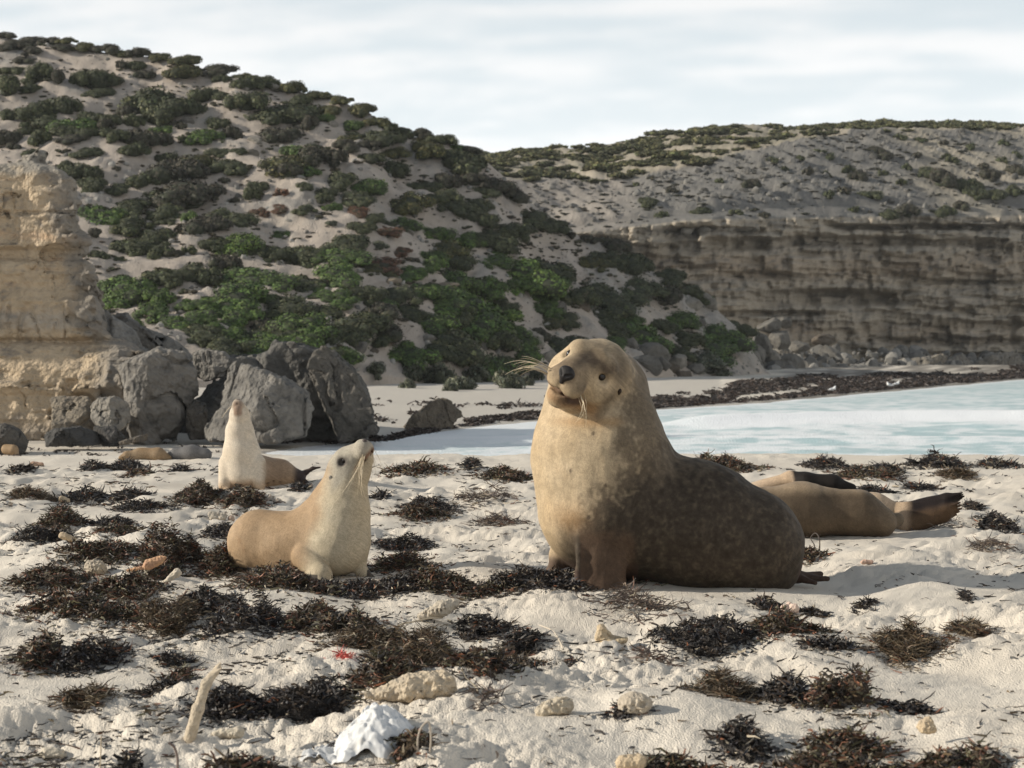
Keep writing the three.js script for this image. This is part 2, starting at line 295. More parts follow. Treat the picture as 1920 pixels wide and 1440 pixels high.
function buildHill() {
  const g = sheet(400, 230, (u, v) => {
    const px = mix(-700, 1500, u), t = v * 1.5 - 0.03, p = hillPoint(px, Math.max(0, t)), [x, y0, z] = p;
    const k = sstep(0, 0.08, t) * sstep(1.25, 0.9, t);
    let y = y0 + hillLump(x, z) * k - (t < 0 ? 0.6 : 0);
    const rock = sstep(0.12, 0.45, fbm(x * 0.21, 9, z * 0.21, 3) + 0.55 * fbm(x * 1.2, 2, z * 1.2, 3) + (t > 0.75 ? 0.12 : 0) + sstep(900, 1250, px) * 0.22);
    y += k * rock * (0.17 * ridged(x * 1.6, 3, z * 1.6, 3) + 0.05);
    y += 0.05 * noise(x * 2.7, 8, z * 2.7) * k;
    const n = fbm(x * 0.7, 4, z * 0.7, 4), m = noise(x * 5.1, 1, z * 5.1), litter = sstep(0.1, 0.5, fbm(x * 0.9, 12, z * 0.9, 4) + 0.25 * m);
    let c = mix3([0.37, 0.31, 0.255], [0.44, 0.375, 0.315], clamp(0.5 + n));
    c = mix3(c, [0.28, 0.26, 0.232], rock * 0.8); c = mix3(c, [0.15, 0.125, 0.10], litter * 0.6); c = mul3(c, 1 + 0.12 * m);
    return [x, y, z, ...c, x * 0.6, y * 0.25 - z * 0.55];
  });
  tag(mesh('hill', g, grainMat({ bumpScale: 0.06 })), null, null, null, 'structure');
}
buildHill();

// ───────── the layered cliff across the bay, its grey slope and the plateau ─────────
const CB = (px) => interp([[600, 118], [1200, 124], [1340, 126], [1600, 135], [1920, 141], [2500, 150]], px);
const CTOP = [[600, 440], [900, 430], [1050, 440], [1200, 424], [1300, 412], [1600, 408], [1920, 405], [2500, 402]];
const CSLOPE = [[600, 345], [900, 335], [1040, 352], [1190, 345], [1350, 301], [1500, 264], [1640, 250], [1920, 252], [2500, 262]];
const CCREST = [[600, 312], [900, 298], [1000, 290], [1100, 284], [1180, 270], [1240, 256], [1300, 248], [1390, 243], [1450, 250], [1600, 243], [1700, 239], [1920, 246], [2500, 256]];
const CFOOT = [[600, 700], [1300, 700], [1500, 696], [1700, 690], [1920, 684], [2500, 680]];
const NOTCH = [[426, 5, 1560, 1990, 1.5], [432, 6, 1240, 1440, 1.0], [458, 11, 1330, 1450, 1.7], [452, 9, 1470, 1730, 1.6], [456, 7, 1730, 1860, 1.2], [516, 6, 1330, 1480, 0.7], [560, 14, 1430, 1710, 1.5], [548, 6, 1500, 1620, 1.0], [588, 5, 1330, 1560, 0.9], [530, 4, 1700, 1930, 0.6], [640, 6, 1650, 1960, 0.8], [580, 6, 1700, 1960, 0.7], [672, 10, 1600, 1960, 0.9], [610, 8, 1750, 1960, 0.5]];
function cliffPoint(px, v) {                                // v: 0 foot, 0.55 rim, 0.85 top of slope, 1 crest, beyond: back
  const d = CB(px), yf = interp(CFOOT, px), yt = smooth(CTOP, px, 30), ys = smooth(CSLOPE, px, 20), yc = smooth(CCREST, px, 12);
  if (v < 0.55) { const t = v / 0.55; return [mix(yf, yt, t), d + t * 3.2 - 1.4 * sstep(0.15, 0, t)]; }
  if (v < 0.85) { const t = (v - 0.55) / 0.3; return [mix(yt, ys, t), d + 3.2 + t * 22]; }
  const t = (v - 0.85) / 0.15; return [mix(ys, yc, Math.pow(Math.min(t, 1), 0.7)), d + 25.2 + t * 40];
}
function cliffXYZ(px, v, rough = true) {
  let [py, d] = cliffPoint(px, v); let p = at(px, py, d); const x = p[0], h = p[1]; let cut = 0;
  if (rough && v < 0.6) {
    const e = sstep(0.6, 0.53, v), bh = h + 0.035 * x + 0.35 * noise(x * 0.12, 2, 4) + 0.12 * noise(x * 0.6, 8, h * 0.4);
    let q = 0.55 * noise(3, bh * 0.75, x * 0.07) + 0.55 * noise(7, bh * 1.9, x * 0.16) + 0.30 * noise(1, bh * 4.6, x * 0.30) + 0.18 * noise(9, bh * 9, x * 0.8);
    q += 0.55 * noise(x * 0.28, h * 0.12, 3) + 0.42 * noise(x * 0.9, h * 0.6, 6) + 0.30 * noise(x * 2.1, h * 1.6, 1) + 0.8 * sstep(0.40, 0.65, noise(x * 0.55, h * 0.9, 31));
    for (const [ny, nh, x0, x1, a] of NOTCH) { const w = sstep(x0 - 30, x0 + 30, px) * sstep(x1 + 30, x1 - 30, px); if (w > 0) { const dy = (py - ny + 4 * noise(px * 0.016, ny, 2) + 2.2 * noise(px * 0.05, ny, 7)) / nh; cut += a * w * Math.exp(-dy * dy * dy * dy) * (0.75 + 0.4 * noise(px * 0.03, ny, 5)); } }
    d += (cut * 1.9 + q * 1.15 + 1.1 * blocks(x + 0.3 * noise(x, h * 2, 3), bh, 1.25, 2.6) + 0.6 * blocks(x, bh + 0.3, 0.5, 1.1)) * e; p = at(px, py, d);
  } else if (rough) { p[1] += (0.5 * noise(p[0] * 0.13, 2, p[2] * 0.13) + 0.28 * noise(p[0] * 0.5, 4, p[2] * 0.5) + 0.16 * ridged(p[0] * 1.3, 2, p[2] * 1.3, 3) + 0.55 * ridged(p[0] * 0.33 + h * 0.42, 5, p[2] * 0.04, 3)) * sstep(0.56, 0.63, v) * sstep(1.15, 0.95, v); }
  if (v > 1) p[1] -= (v - 1) * 30;
  return [p, cut];
}



function buildCliff() {
  const g = sheet(560, 230, (u, vv) => {
    const px = mix(760, 2450, u), v = vv < 0.55 ? vv / 0.55 * 0.553 - 0.004 : mix(0.553, 1.25, (vv - 0.55) / 0.45), [p, cut] = cliffXYZ(px, v), [x, h, z] = p;
    const n = fbm(x * 0.25, h * 0.5, z * 0.2, 4), m = noise(x * 2.4, h * 3.2, z * 2.4); let c;
    if (v < 0.555) {
      const bed = fbm(1, (h + 0.035 * x) * 1.3, x * 0.03, 4);
      c = mix3([0.34, 0.295, 0.235], [0.47, 0.395, 0.30], clamp(0.5 + bed * 1.3));
      const py = cliffPoint(px, v)[0], warm = sstep(36, 10, Math.abs(py - 500)) + 0.8 * sstep(30, 8, Math.abs(py - 625));
      c = mix3(c, [0.38, 0.28, 0.185], clamp(warm * (0.45 + n)) * 0.8);
      c = mix3(c, [0.095, 0.088, 0.08], sstep(0.08, 0.5, n * 0.9 + 0.4 * m) * 0.6); c = mix3(c, [0.10, 0.095, 0.088], sstep(0.15, 0.45, fbm(x * 0.22, (h + 0.035 * x) * 1.2, 4, 4) + 0.3 * m) * 0.5);
      c = mix3(c, [0.47, 0.41, 0.34], sstep(0.2, 0.5, fbm(x * 0.5, h * 1.6, 11, 4)) * 0.5);
    } else if (v < 0.85 + 0.02 * noise(x * 0.1, 2, 2)) {
      const sand = sstep(0.05, 0.4, fbm(x * 0.09, 3, z * 0.09, 3) + sstep(1600, 1900, px) * 0.25);
      c = mix3([0.165, 0.155, 0.14], [0.225, 0.21, 0.188], clamp(0.5 + n * 1.5)); c = mix3(c, [0.50, 0.43, 0.32], sand * 0.55 * sstep(1500, 1750, px));
      if (px < 1230) c = mix3(c, [0.38, 0.33, 0.28], 0.6 * sstep(1230, 1120, px)); c = mix3(c, [0.15, 0.14, 0.125], sstep(0.12, 0.5, 0.8 * fbm(x * 1.1, 6, z * 0.5, 4) + 0.3 * m) * 0.6);
    } else c = mix3([0.42, 0.36, 0.28], [0.28, 0.25, 0.18], clamp(0.5 + n * 2));
    c = mul3(c, 0.86 * (1 + 0.2 * m));
    return [...p, ...c, x * 0.4, h * 0.4 - z * 0.3];
  });
  tag(mesh('cliff', g, grainMat({ bumpScale: 0.10 })), null, null, null, 'structure');
}
buildCliff();

// ───────── the sea lions ─────────
const hair = (o) => new THREE.MeshPhysicalMaterial({ vertexColors: true, roughness: 0.62, map: FURMAP, bumpMap: FUR, bumpScale: 0.0022, sheen: 0.06, sheenRoughness: 0.5, sheenColor: new THREE.Color().setRGB(0.9, 0.8, 0.65), specularIntensity: 0.25, ...o });
const HAIR = hair(), WETSKIN = new THREE.MeshPhysicalMaterial({ color: new THREE.Color().setRGB(0.022, 0.019, 0.018), roughness: 0.32, bumpMap: GRAIN, bumpScale: 0.001 });
const WETNOSE = new THREE.MeshPhysicalMaterial({ vertexColors: true, roughness: 0.55, bumpMap: GRAIN, bumpScale: 0.0025, clearcoat: 0.08, clearcoatRoughness: 0.4, specularIntensity: 0.5 });
const EYEMAT = new THREE.MeshPhysicalMaterial({ color: new THREE.Color().setRGB(0.012, 0.009, 0.008), roughness: 0.14, clearcoat: 0.4, clearcoatRoughness: 0.08, specularIntensity: 0.6 });
const WHISKER = new THREE.MeshStandardMaterial({ color: new THREE.Color().setRGB(0.62, 0.52, 0.36), roughness: 0.5 });
const DARKWHISKER = new THREE.MeshStandardMaterial({ color: new THREE.Color().setRGB(0.30, 0.23, 0.14), roughness: 0.5 });
function whiskers(list, r, mat, parent) {                    // each: start, middle, end
  const gs = list.map(([a, m, b]) => {
    const curve = new THREE.QuadraticBezierCurve3(new THREE.Vector3(...a), new THREE.Vector3(...m), new THREE.Vector3(...b)), g = new THREE.TubeGeometry(curve, 8, r, 4), p = g.attributes.position;
    for (let i = 0; i <= 8; i++) { const c = curve.getPoint(i / 8), k = 1 - 0.75 * i / 8; for (let j = 0; j <= 4; j++) { const q = i * 5 + j; p.setXYZ(q, c.x + (p.getX(q) - c.x) * k, c.y + (p.getY(q) - c.y) * k, c.z + (p.getZ(q) - c.z) * k); } }
    return g;
  });
  for (const g of gs) mesh('whisker', g, mat, parent);
}
const loc = (ox, oy, s) => (px, py, z = 0) => [(px - ox) / s, (oy - py) / s, z];
const oriented = (c, f, u, s) => { const m = new THREE.Matrix4(), l = V.cross(u, f); m.makeBasis(new THREE.Vector3(...l), new THREE.Vector3(...u), new THREE.Vector3(...f)); m.setPosition(...c); return m; };

function buildBull() {
  const base = hit(1240, 1095), S = F / -base[2], B = loc(1240, 1095, S), root = thing('sea_lion', [base[0], 0, base[2]], 'huge brown bull sea lion sitting upright with pale chest, head tilted towards camera', 'sea lion');
  const f = V.norm([-0.40, -0.03, 0.92]), l = V.norm([0.77, -0.55, 0.316]), u = V.cross(f, l), mid = B(1091, 682, 0.37), H = (a, b, c) => V.add(V.add(V.add(mid, f, a), u, b), l, c);   // along the snout, up, to its left
  const prims = [
    cone(B(1121, 742, -0.03), B(1123, 850, 0.02), 0.285, 0.362, 0.09),
    cone(B(1123, 850, 0.02), B(1131, 950, 0.03), 0.362, 0.368, 0.08),
    cone(B(1175, 955, 0.0), B(1305, 986, 0.0), 0.35, 0.347, 0.14),
    cone(B(1305, 986, 0.0), B(1402, 1018, 0.03), 0.347, 0.29, 0.1),
    cone(B(1402, 1018, 0.03), B(1440, 1056, 0.03), 0.28, 0.17, 0.08),
    // head
    ellipsoid(H(-0.135, -0.025, 0.012), [f, u, l], [0.20, 0.150, 0.155], 0.09),
    ball(H(-0.20, -0.04, 0.04), 0.16, 0.1),
    cone(H(-0.06, -0.055, 0), H(0.115, -0.066, 0), 0.132, 0.088, 0.055),
    cone(H(0.04, -0.03, 0), H(0.165, -0.045, 0), 0.082, 0.062, 0.04),
    ball(H(-0.06, -0.10, 0.085), 0.105, 0.06), ball(H(-0.06, -0.10, -0.085), 0.105, 0.06),
    ball(H(0.146, -0.098, 0.046), 0.063, 0.025), ball(H(0.146, -0.098, -0.046), 0.063, 0.025),
    cone(H(-0.04, -0.17, 0), H(0.115, -0.188, 0), 0.115, 0.068, 0.025),
    ball(H(-0.035, 0.045, 0.085), 0.05, 0.06), ball(H(-0.035, 0.045, -0.085), 0.05, 0.06),
    // shoulders and fore flippers: two broad plates with a rounded leading edge
    cone(B(1140, 955, 0.18), B(1118, 1025, 0.27), 0.18, 0.085, 0.08),
    cone(B(1074, 962, 0.28), B(1080, 1020, 0.37), 0.034, 0.024, 0.035), cone(B(1080, 1020, 0.37), B(1077, 1090, 0.40), 0.024, 0.020, 0.02),
    cone(B(1100, 985, 0.30), B(1102, 1090, 0.37), 0.052, 0.044, 0.06), cone(B(1122, 990, 0.29), B(1126, 1092, 0.36), 0.06, 0.044, 0.07), cone(B(1142, 1000, 0.28), B(1152, 1094, 0.35), 0.06, 0.042, 0.07), cone(B(1085, 1094, 0.39), B(1176, 1098, 0.37), 0.042, 0.032, 0.05),
    cone(B(1062, 1000, -0.10), B(1046, 1045, -0.06), 0.065, 0.045, 0.04), cone(B(1046, 1045, -0.06), B(1036, 1078, -0.02), 0.045, 0.034, 0.03), cone(B(1066, 1035, -0.08), B(1062, 1088, -0.04), 0.05, 0.034, 0.04), cone(B(1036, 1078, -0.02), B(1006, 1090, 0.05), 0.034, 0.018, 0.03),
    cut(cone(B(1066, 978, 0.36), B(1068, 1040, 0.37), 0.016, 0.012, 0), 0.03),
    // hind flippers
    cone(B(1446, 1078, -0.06), B(1505, 1086, -0.1), 0.075, 0.03, 0.06), cone(B(1505, 1086, -0.1), B(1548, 1082, -0.13), 0.03, 0.015, 0.03), cone(B(1505, 1087, -0.1), B(1556, 1088, -0.06), 0.028, 0.014, 0.02), cone(B(1502, 1087, -0.06), B(1530, 1093, -0.01), 0.026, 0.014, 0.02),
    // mouth, eye hollows, skin folds
    cut(cone(H(0.178, -0.152, 0), H(0.110, -0.160, 0.095), 0.011, 0.013, 0), 0.02), cut(cone(H(0.178, -0.152, 0), H(0.110, -0.160, -0.095), 0.011, 0.013, 0), 0.02),
    cut(cone(H(0.110, -0.160, 0.095), H(0.02, -0.165, 0.150), 0.013, 0.008, 0), 0.02), cut(cone(H(0.110, -0.160, -0.095), H(0.02, -0.165, -0.150), 0.013, 0.008, 0), 0.02),
    cut(cone(H(0.222, -0.085, 0), H(0.205, -0.145, 0), 0.008, 0.008, 0), 0.02),
    cut(ball(H(0.012, 0.0, 0.124), 0.022), 0.025), cut(ball(H(0.012, 0.0, -0.124), 0.022), 0.025),
  ];
  // creases under the throat
  const throat = [[1012, 747, 0.28], [1035, 768, 0.36], [1075, 772, 0.40], [1120, 766, 0.39], [1165, 745, 0.33], [1195, 720, 0.25]];
  for (let i = 1; i < throat.length; i++) { const a = B(...throat[i - 1]), b = B(...throat[i]); prims.push(cut(cone(a, b, 0.018, 0.018, 0), 0.05)); }
  const field = blend(prims), sdf = (x, y, z) => field(x, y, z) + 0.006 * noise(x * 7, y * 7, z * 7) + 0.0035 * noise(x * 19, y * 14, z * 19);
  const toImg = (x, y) => [1240 + x * S, 1095 - y * S], eyeL = H(0.012, 0.0, 0.115);
  const paint = (x, y, z, nx, ny, nz) => {
    const [ix, iy] = toImg(x, y), n = fbm(x * 3.2, y * 3.2, z * 3.2, 4), m = noise(x * 22, y * 22, z * 22), s = noise(x * 48, y * 48, z * 48), q = fbm(x * 9, y * 7, z * 9, 3);
    const rel = [x - mid[0], y - mid[1], z - mid[2]], hf = V.dot(rel, f), hu = V.dot(rel, u), hl = V.dot(rel, l);
    let brown = mix3([0.050, 0.037, 0.026], [0.084, 0.064, 0.045], clamp(0.5 + 0.8 * n + 0.5 * m + 0.3 * s));
    brown = mix3(brown, [0.15, 0.115, 0.076], sstep(0.0, 0.7, 0.25 * q + 0.4 * m + 0.7 * s) * 0.36); brown = mix3(brown, [0.23, 0.175, 0.115], sstep(0.50, 0.85, y - 0.10 * x + 0.2 * n + 0.1 * m) * 0.6);  // second mix lightens the upper back: rim light painted into the brown
    const cream = mix3([0.47, 0.345, 0.205], [0.60, 0.475, 0.32], clamp(0.5 + n));
    // the coat: cream on the chest (left and front of it), brown over nape, back and flanks
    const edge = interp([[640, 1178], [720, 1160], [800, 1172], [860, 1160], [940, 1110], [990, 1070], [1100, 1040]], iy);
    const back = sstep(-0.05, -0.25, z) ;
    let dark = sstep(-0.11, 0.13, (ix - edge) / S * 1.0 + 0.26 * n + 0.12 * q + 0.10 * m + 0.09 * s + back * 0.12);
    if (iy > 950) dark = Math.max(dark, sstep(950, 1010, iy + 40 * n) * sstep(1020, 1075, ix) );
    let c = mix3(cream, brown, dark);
    const rust = Math.exp(-Math.pow((iy - 785) / 9, 2)) * sstep(1000, 1090, ix) * sstep(1170, 1140, ix) + Math.exp(-Math.pow((iy - 958) / 26, 2) - Math.pow((ix - 1062) / 32, 2)) * 0.9 + 0.5 * sstep(0.25, 0.6, n + 0.4 * q) * (1 - dark);
    c = mix3(c, [0.40, 0.235, 0.105], clamp(rust) * 0.6);
    // head: dark forehead, pale crown and cheeks
    const hd = sstep(-0.26, -0.13, hf - 0.2 * Math.max(0, -hu - 0.1) + 0.05 * n) * sstep(-0.25, -0.20, hu) * sstep(0.24, 0.18, Math.abs(hl) + 0.05 * q);
    let face = mix3([0.44, 0.325, 0.195], [0.55, 0.43, 0.285], clamp(0.5 + 1.1 * n));
    const brow = Math.exp(-Math.pow((hu - 0.072) / 0.05, 2) - Math.pow((hl - 0.02) / 0.10, 2)) + 0.8 * Math.exp(-Math.pow((hu - 0.06) / 0.05, 2) - Math.pow((hl - 0.14) / 0.05, 2));
    face = mix3(face, [0.085, 0.060, 0.042], clamp(brow * (1.15 + 1.4 * q)) * 0.92);
    face = mix3(face, [0.50, 0.39, 0.26], sstep(0.10, 0.17, hu + 0.06 * n) * sstep(-0.05, -0.15, hf) * 0.6);
    face = mix3(face, [0.15, 0.110, 0.075], sstep(0.06, 0.15, hf) * sstep(-0.15, -0.05, hu) * clamp(0.7 + 0.9 * q));
    face = mix3(face, [0.33, 0.185, 0.085], sstep(-0.13, -0.19, hu + 0.04 * n) * 0.7);
    face = mix3(face, [0.09, 0.055, 0.04], Math.exp(-Math.pow((hu + 0.178) / 0.026, 2) - Math.pow((hl - 0.075) / 0.05, 2)) * sstep(0.0, 0.05, hf));
    face = mix3(face, brown, sstep(0.02, 0.12, hl - 0.5 * hf - 0.10 + 0.12 * n + 0.3 * Math.max(0, hu)) * 0.85); face = mix3(face, [0.56, 0.43, 0.28], Math.exp(-Math.pow((hf + 0.0) / 0.07, 2) - Math.pow((hu + 0.015) / 0.035, 2)) * sstep(0.09, 0.12, Math.abs(hl)) * 0.7); face = mix3(face, [0.085, 0.045, 0.03], Math.exp(-Math.pow((hu + 0.156) / 0.013, 2)) * sstep(0.02, 0.07, hf) * 0.9);
    c = mix3(c, face, hd);
    // skin of the flippers
    const fl = clamp(sstep(0.17, 0.11, y + 0.04 * n) * (ix < 1190 ? 1 : 0) + (ix > 1490 && iy > 1060 ? 1 : 0));
    c = mix3(c, [0.095, 0.060, 0.045], fl * 0.9);
    if (iy > 940 && ix > 1060 && ix < 1190 && z > 0.2) c = mix3(c, [0.115, 0.072, 0.046], sstep(972, 1000, iy + 30 * n + 8 * m) * sstep(1081, 1085, ix + 3 * n) * sstep(1186, 1170, ix + 14 * n + 6 * m) * 0.85);
    const spots = [[1128, 898], [1133, 923], [1097, 956], [1065, 873], [1106, 805]];
    for (const [sx, sy] of spots) { const r = Math.hypot((ix - sx) , (iy - sy) * 0.7) ; if (r < 5 && nz > 0) c = mix3(c, [0.08, 0.055, 0.04], sstep(3.8, 1.5, r + 1.2 * m) * 0.8); }
    return mul3(c, 1 + 0.16 * m + 0.14 * s);
  };
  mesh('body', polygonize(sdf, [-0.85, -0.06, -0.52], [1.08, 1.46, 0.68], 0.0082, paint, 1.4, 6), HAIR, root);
  const eyeGeo = new THREE.SphereGeometry(0.026, 20, 14);
  for (const s of [1, -1]) { const e = mesh('eye', eyeGeo, EYEMAT, root); e.position.set(...H(0.0, 0.0, 0.112 * s)); pullOut(e, sdf, 0.006); }
  // nose pad with two slanted nostrils
  const np = H(0.214, -0.036, 0), nose = blend([ellipsoid(np, [f, u, l], [0.028, 0.036, 0.046], 0.01), cone(V.add(np, u, -0.014), V.add(np, u, -0.056), 0.028, 0.012, 0.02), cut(cone(V.add(V.add(V.add(np, f, 0.032), u, -0.012), l, 0.012), V.add(V.add(V.add(np, f, 0.022), u, 0.008), l, 0.034), 0.009, 0.007, 0), 0.006), cut(cone(V.add(V.add(V.add(np, f, 0.032), u, -0.012), l, -0.012), V.add(V.add(V.add(np, f, 0.022), u, 0.008), l, -0.034), 0.009, 0.007, 0), 0.006)]);
  const r = 0.085; mesh('nose', polygonize(nose, V.add(np, [1, 1, 1], -r), V.add(np, [1, 1, 1], r), 0.003, () => [0.017, 0.014, 0.013], 1.4, 8), WETNOSE, root);
  // small rolled ear flaps
  for (const s of [1, -1]) {
    const a = H(-0.12, -0.035, 0.172 * s), o = probe(sdf, a), g = blend([cone(o, V.add(V.add(o, u, -0.028), f, -0.024), 0.013, 0.005, 0.01)]);
    mesh('ear', polygonize(g, V.add(o, [1, 1, 1], -0.06), V.add(o, [1, 1, 1], 0.06), 0.004, () => [0.05, 0.034, 0.024]), HAIR, root);
  }
  const R = rng(5), list = [], dark = [];
  for (const s of [-1, 1]) for (let i = 0; i < (s < 0 ? 15 : 6); i++) {
    const a = H(0.135 + 0.05 * R(), -0.075 - 0.06 * R(), s * (0.095 + 0.022 * R())), L = 0.13 + 0.12 * R(), out = 0.75 + 0.25 * R(), dn = 0.1 + 0.5 * R();
    const m = V.add(V.add(V.add(a, l, s * L * 0.55 * out), u, s < 0 ? 0.02 : -L * 0.12), f, 0.05 + 0.05 * R()), b = V.add(V.add(V.add(a, l, s * L * out * (s < 0 ? 0.95 : 0.2 + 0.75 * R())), u, -L * (dn + (s < 0 ? 0.05 : 0.15))), f, 0.06 * R());
    (R() < (s < 0 ? 0.7 : 0.2) ? list : dark).push([a, m, b]);
  }
  whiskers(list, 0.0019, WHISKER, root); whiskers(dark, 0.0018, DARKWHISKER, root);
}

function probe(sdf, p) {                                     // the nearest point of the surface
  let [x, y, z] = p; const h = 0.004;
  for (let i = 0; i < 12; i++) { const d = sdf(x, y, z), gx = sdf(x + h, y, z) - d, gy = sdf(x, y + h, z) - d, gz = sdf(x, y, z + h) - d, q = Math.hypot(gx, gy, gz) || 1; x -= gx / q * d * 0.8; y -= gy / q * d * 0.8; z -= gz / q * d * 0.8; }
  return [x, y, z];
}
function pullOut(o, sdf, sink) { const p = [o.position.x, o.position.y, o.position.z], q = probe(sdf, p), h = 0.004, d = sdf(...q), n = V.norm([sdf(q[0] + h, q[1], q[2]) - d, sdf(q[0], q[1] + h, q[2]) - d, sdf(q[0], q[1], q[2] + h) - d]); o.position.set(...V.add(q, n, -sink)); }
buildBull();

function buildFemale() {
  const base = hit(600, 1075), S = F / -base[2], B = loc(600, 1075, S), root = thing('sea_lion', [base[0], 0.0, base[2]], 'tan and cream sea lion lying on dark weed, whiskered snout raised, facing the bull', 'sea lion');
  const f = V.norm([0.58, 0.70, 0.40]), u0 = V.norm([-0.76, 0.64, -0.03]), l = V.norm(V.cross(u0, f)), u = V.cross(f, l), C = B(650, 872, 0.03), H = (a, b, c) => V.add(V.add(V.add(C, f, a), u, b), l, c);
  const prims = [
    cone(B(484, 1022, -0.12), B(560, 1024, -0.03), 0.198, 0.178, 0.08), cone(B(560, 1024, -0.03), B(632, 1012, 0.06), 0.178, 0.188, 0.1),
    cone(B(632, 1012, 0.06), B(641, 955, 0.05), 0.180, 0.152, 0.08), cone(B(643, 955, 0.05), B(652, 895, 0.04), 0.150, 0.090, 0.07),
    cone(B(598, 980, 0), B(636, 912, 0.02), 0.132, 0.086, 0.09),
    ellipsoid(C, [f, u, l], [0.115, 0.098, 0.098], 0.06),
    cone(H(0.05, -0.012, 0), H(0.150, -0.020, 0), 0.080, 0.060, 0.05),
    ball(H(0.158, -0.030, 0.028), 0.044, 0.02), ball(H(0.158, -0.030, -0.028), 0.044, 0.02), ball(H(0.172, -0.006, 0), 0.036, 0.03),
    cone(H(0.03, -0.075, 0), H(0.130, -0.072, 0), 0.070, 0.034, 0.025),
    cone(B(656, 905, 0.05), H(0.02, -0.055, 0), 0.098, 0.076, 0.05),
    // fore flippers
    cone(B(580, 1036, 0.16), B(612, 1066, 0.27), 0.085, 0.060, 0.014), cone(B(612, 1066, 0.27), B(622, 1082, 0.31), 0.058, 0.028, 0.03), cone(B(612, 1074, 0.29), B(515, 1068, 0.29), 0.030, 0.012, 0.03), cone(B(612, 1080, 0.31), B(560, 1082, 0.33), 0.026, 0.012, 0.03),
    cone(B(662, 1030, 0.02), B(683, 1070, 0.09), 0.06, 0.032, 0.04), cone(B(683, 1072, 0.09), B(706, 1079, 0.14), 0.030, 0.013, 0.03),
    cone(B(455, 1060, -0.15), B(415, 1082, -0.1), 0.09, 0.03, 0.05),
    // mouth, eyes, nose groove
    cut(cone(H(0.198, -0.062, 0), H(0.115, -0.062, 0.052), 0.006, 0.007, 0), 0.012), cut(cone(H(0.198, -0.062, 0), H(0.115, -0.062, -0.052), 0.006, 0.007, 0), 0.012), cut(cone(H(0.115, -0.062, 0.052), H(0.055, -0.06, 0.078), 0.007, 0.004, 0), 0.012), cut(cone(H(0.115, -0.062, -0.052), H(0.055, -0.06, -0.078), 0.007, 0.004, 0), 0.012),
    cut(ball(H(0.050, 0.024, 0.085), 0.018), 0.02), cut(ball(H(0.050, 0.024, -0.085), 0.018), 0.02),
  ];
  const field = blend(prims), sdf = (x, y, z) => field(x, y, z) + 0.004 * noise(x * 8, y * 8, z * 8) + 0.002 * noise(x * 22, y * 18, z * 22);
  const paint = (x, y, z, nx, ny, nz) => {
    const ix = 600 + x * S, iy = 1075 - y * S, n = fbm(x * 4, y * 4, z * 4, 4), m = noise(x * 30, y * 30, z * 30), s = noise(x * 60, y * 60, z * 60), q = fbm(x * 11, y * 11, z * 11, 3);
    const rel = [x - C[0], y - C[1], z - C[2]], hf = V.dot(rel, f), hu = V.dot(rel, u), hl = V.dot(rel, l);
    const tan = mix3([0.38, 0.255, 0.145], [0.48, 0.345, 0.22], clamp(0.5 + n)), cream = mix3([0.60, 0.49, 0.33], [0.66, 0.57, 0.42], clamp(0.5 + n));
    const edge = interp([[820, 612], [880, 608], [920, 612], [960, 618], [1000, 598], [1040, 590], [1080, 585]], iy);
    let c = mix3(tan, cream, sstep(-14, 22, ix - edge + 26 * n + 60 * clamp(z - 0.05) - 40 * clamp(-z)) );
    c = mix3(c, [0.34, 0.18, 0.085], sstep(0.1, 0.45, q + n * 0.6) * 0.4 * sstep(630, 590, ix));
    const hd = sstep(-0.13, -0.03, hf) * sstep(-0.16, -0.08, hu);
    let face = mix3([0.40, 0.355, 0.28], [0.50, 0.45, 0.36], clamp(0.5 + n * 1.3)); face = mix3(face, [0.58, 0.49, 0.35], sstep(-0.03, -0.08, hu));
    face = mix3(face, [0.40, 0.28, 0.17], sstep(0.02, -0.09, hf) * sstep(-0.02, 0.05, hu) * 0.8);
    const ed = Math.min(Math.hypot(hf - 0.052, hu - 0.024, hl - 0.08), Math.hypot(hf - 0.052, hu - 0.024, hl + 0.08)); face = mix3(face, [0.10, 0.085, 0.075], sstep(0.062, 0.020, ed + 0.03 * q + 0.2 * Math.max(0, Math.abs(hu - 0.024) - 0.01)));
    face = mix3(face, [0.36, 0.30, 0.23], sstep(0.10, 0.16, hf) * sstep(-0.06, -0.02, hu) * (0.4 + 0.6 * q)); face = mix3(face, [0.20, 0.085, 0.05], Math.exp(-Math.pow((hu + 0.062) / 0.012, 2)) * sstep(0.05, 0.09, hf) * 0.8);
    c = mix3(c, face, hd);
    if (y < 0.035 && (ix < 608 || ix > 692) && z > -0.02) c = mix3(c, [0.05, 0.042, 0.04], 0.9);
    return mul3(c, 1 + 0.10 * m + 0.08 * s);
  };
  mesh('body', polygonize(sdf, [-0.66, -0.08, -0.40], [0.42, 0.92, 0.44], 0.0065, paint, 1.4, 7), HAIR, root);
  const eyeGeo = new THREE.SphereGeometry(0.014, 18, 12);
  for (const s of [1, -1]) { const e = mesh('eye', eyeGeo, EYEMAT, root); e.position.set(...H(0.050, 0.024, 0.08 * s)); pullOut(e, sdf, 0.005); }
  const np = H(0.205, 0.004, 0), nose = blend([ellipsoid(np, [f, u, l], [0.014, 0.016, 0.022], 0.01), cut(ball(V.add(V.add(np, f, 0.013), l, 0.011), 0.005), 0.004), cut(ball(V.add(V.add(np, f, 0.013), l, -0.011), 0.005), 0.004)]);
  mesh('nose', polygonize(nose, V.add(np, [1, 1, 1], -0.04), V.add(np, [1, 1, 1], 0.04), 0.0025, () => [0.10, 0.08, 0.07], 1.4, 8), WETNOSE, root);
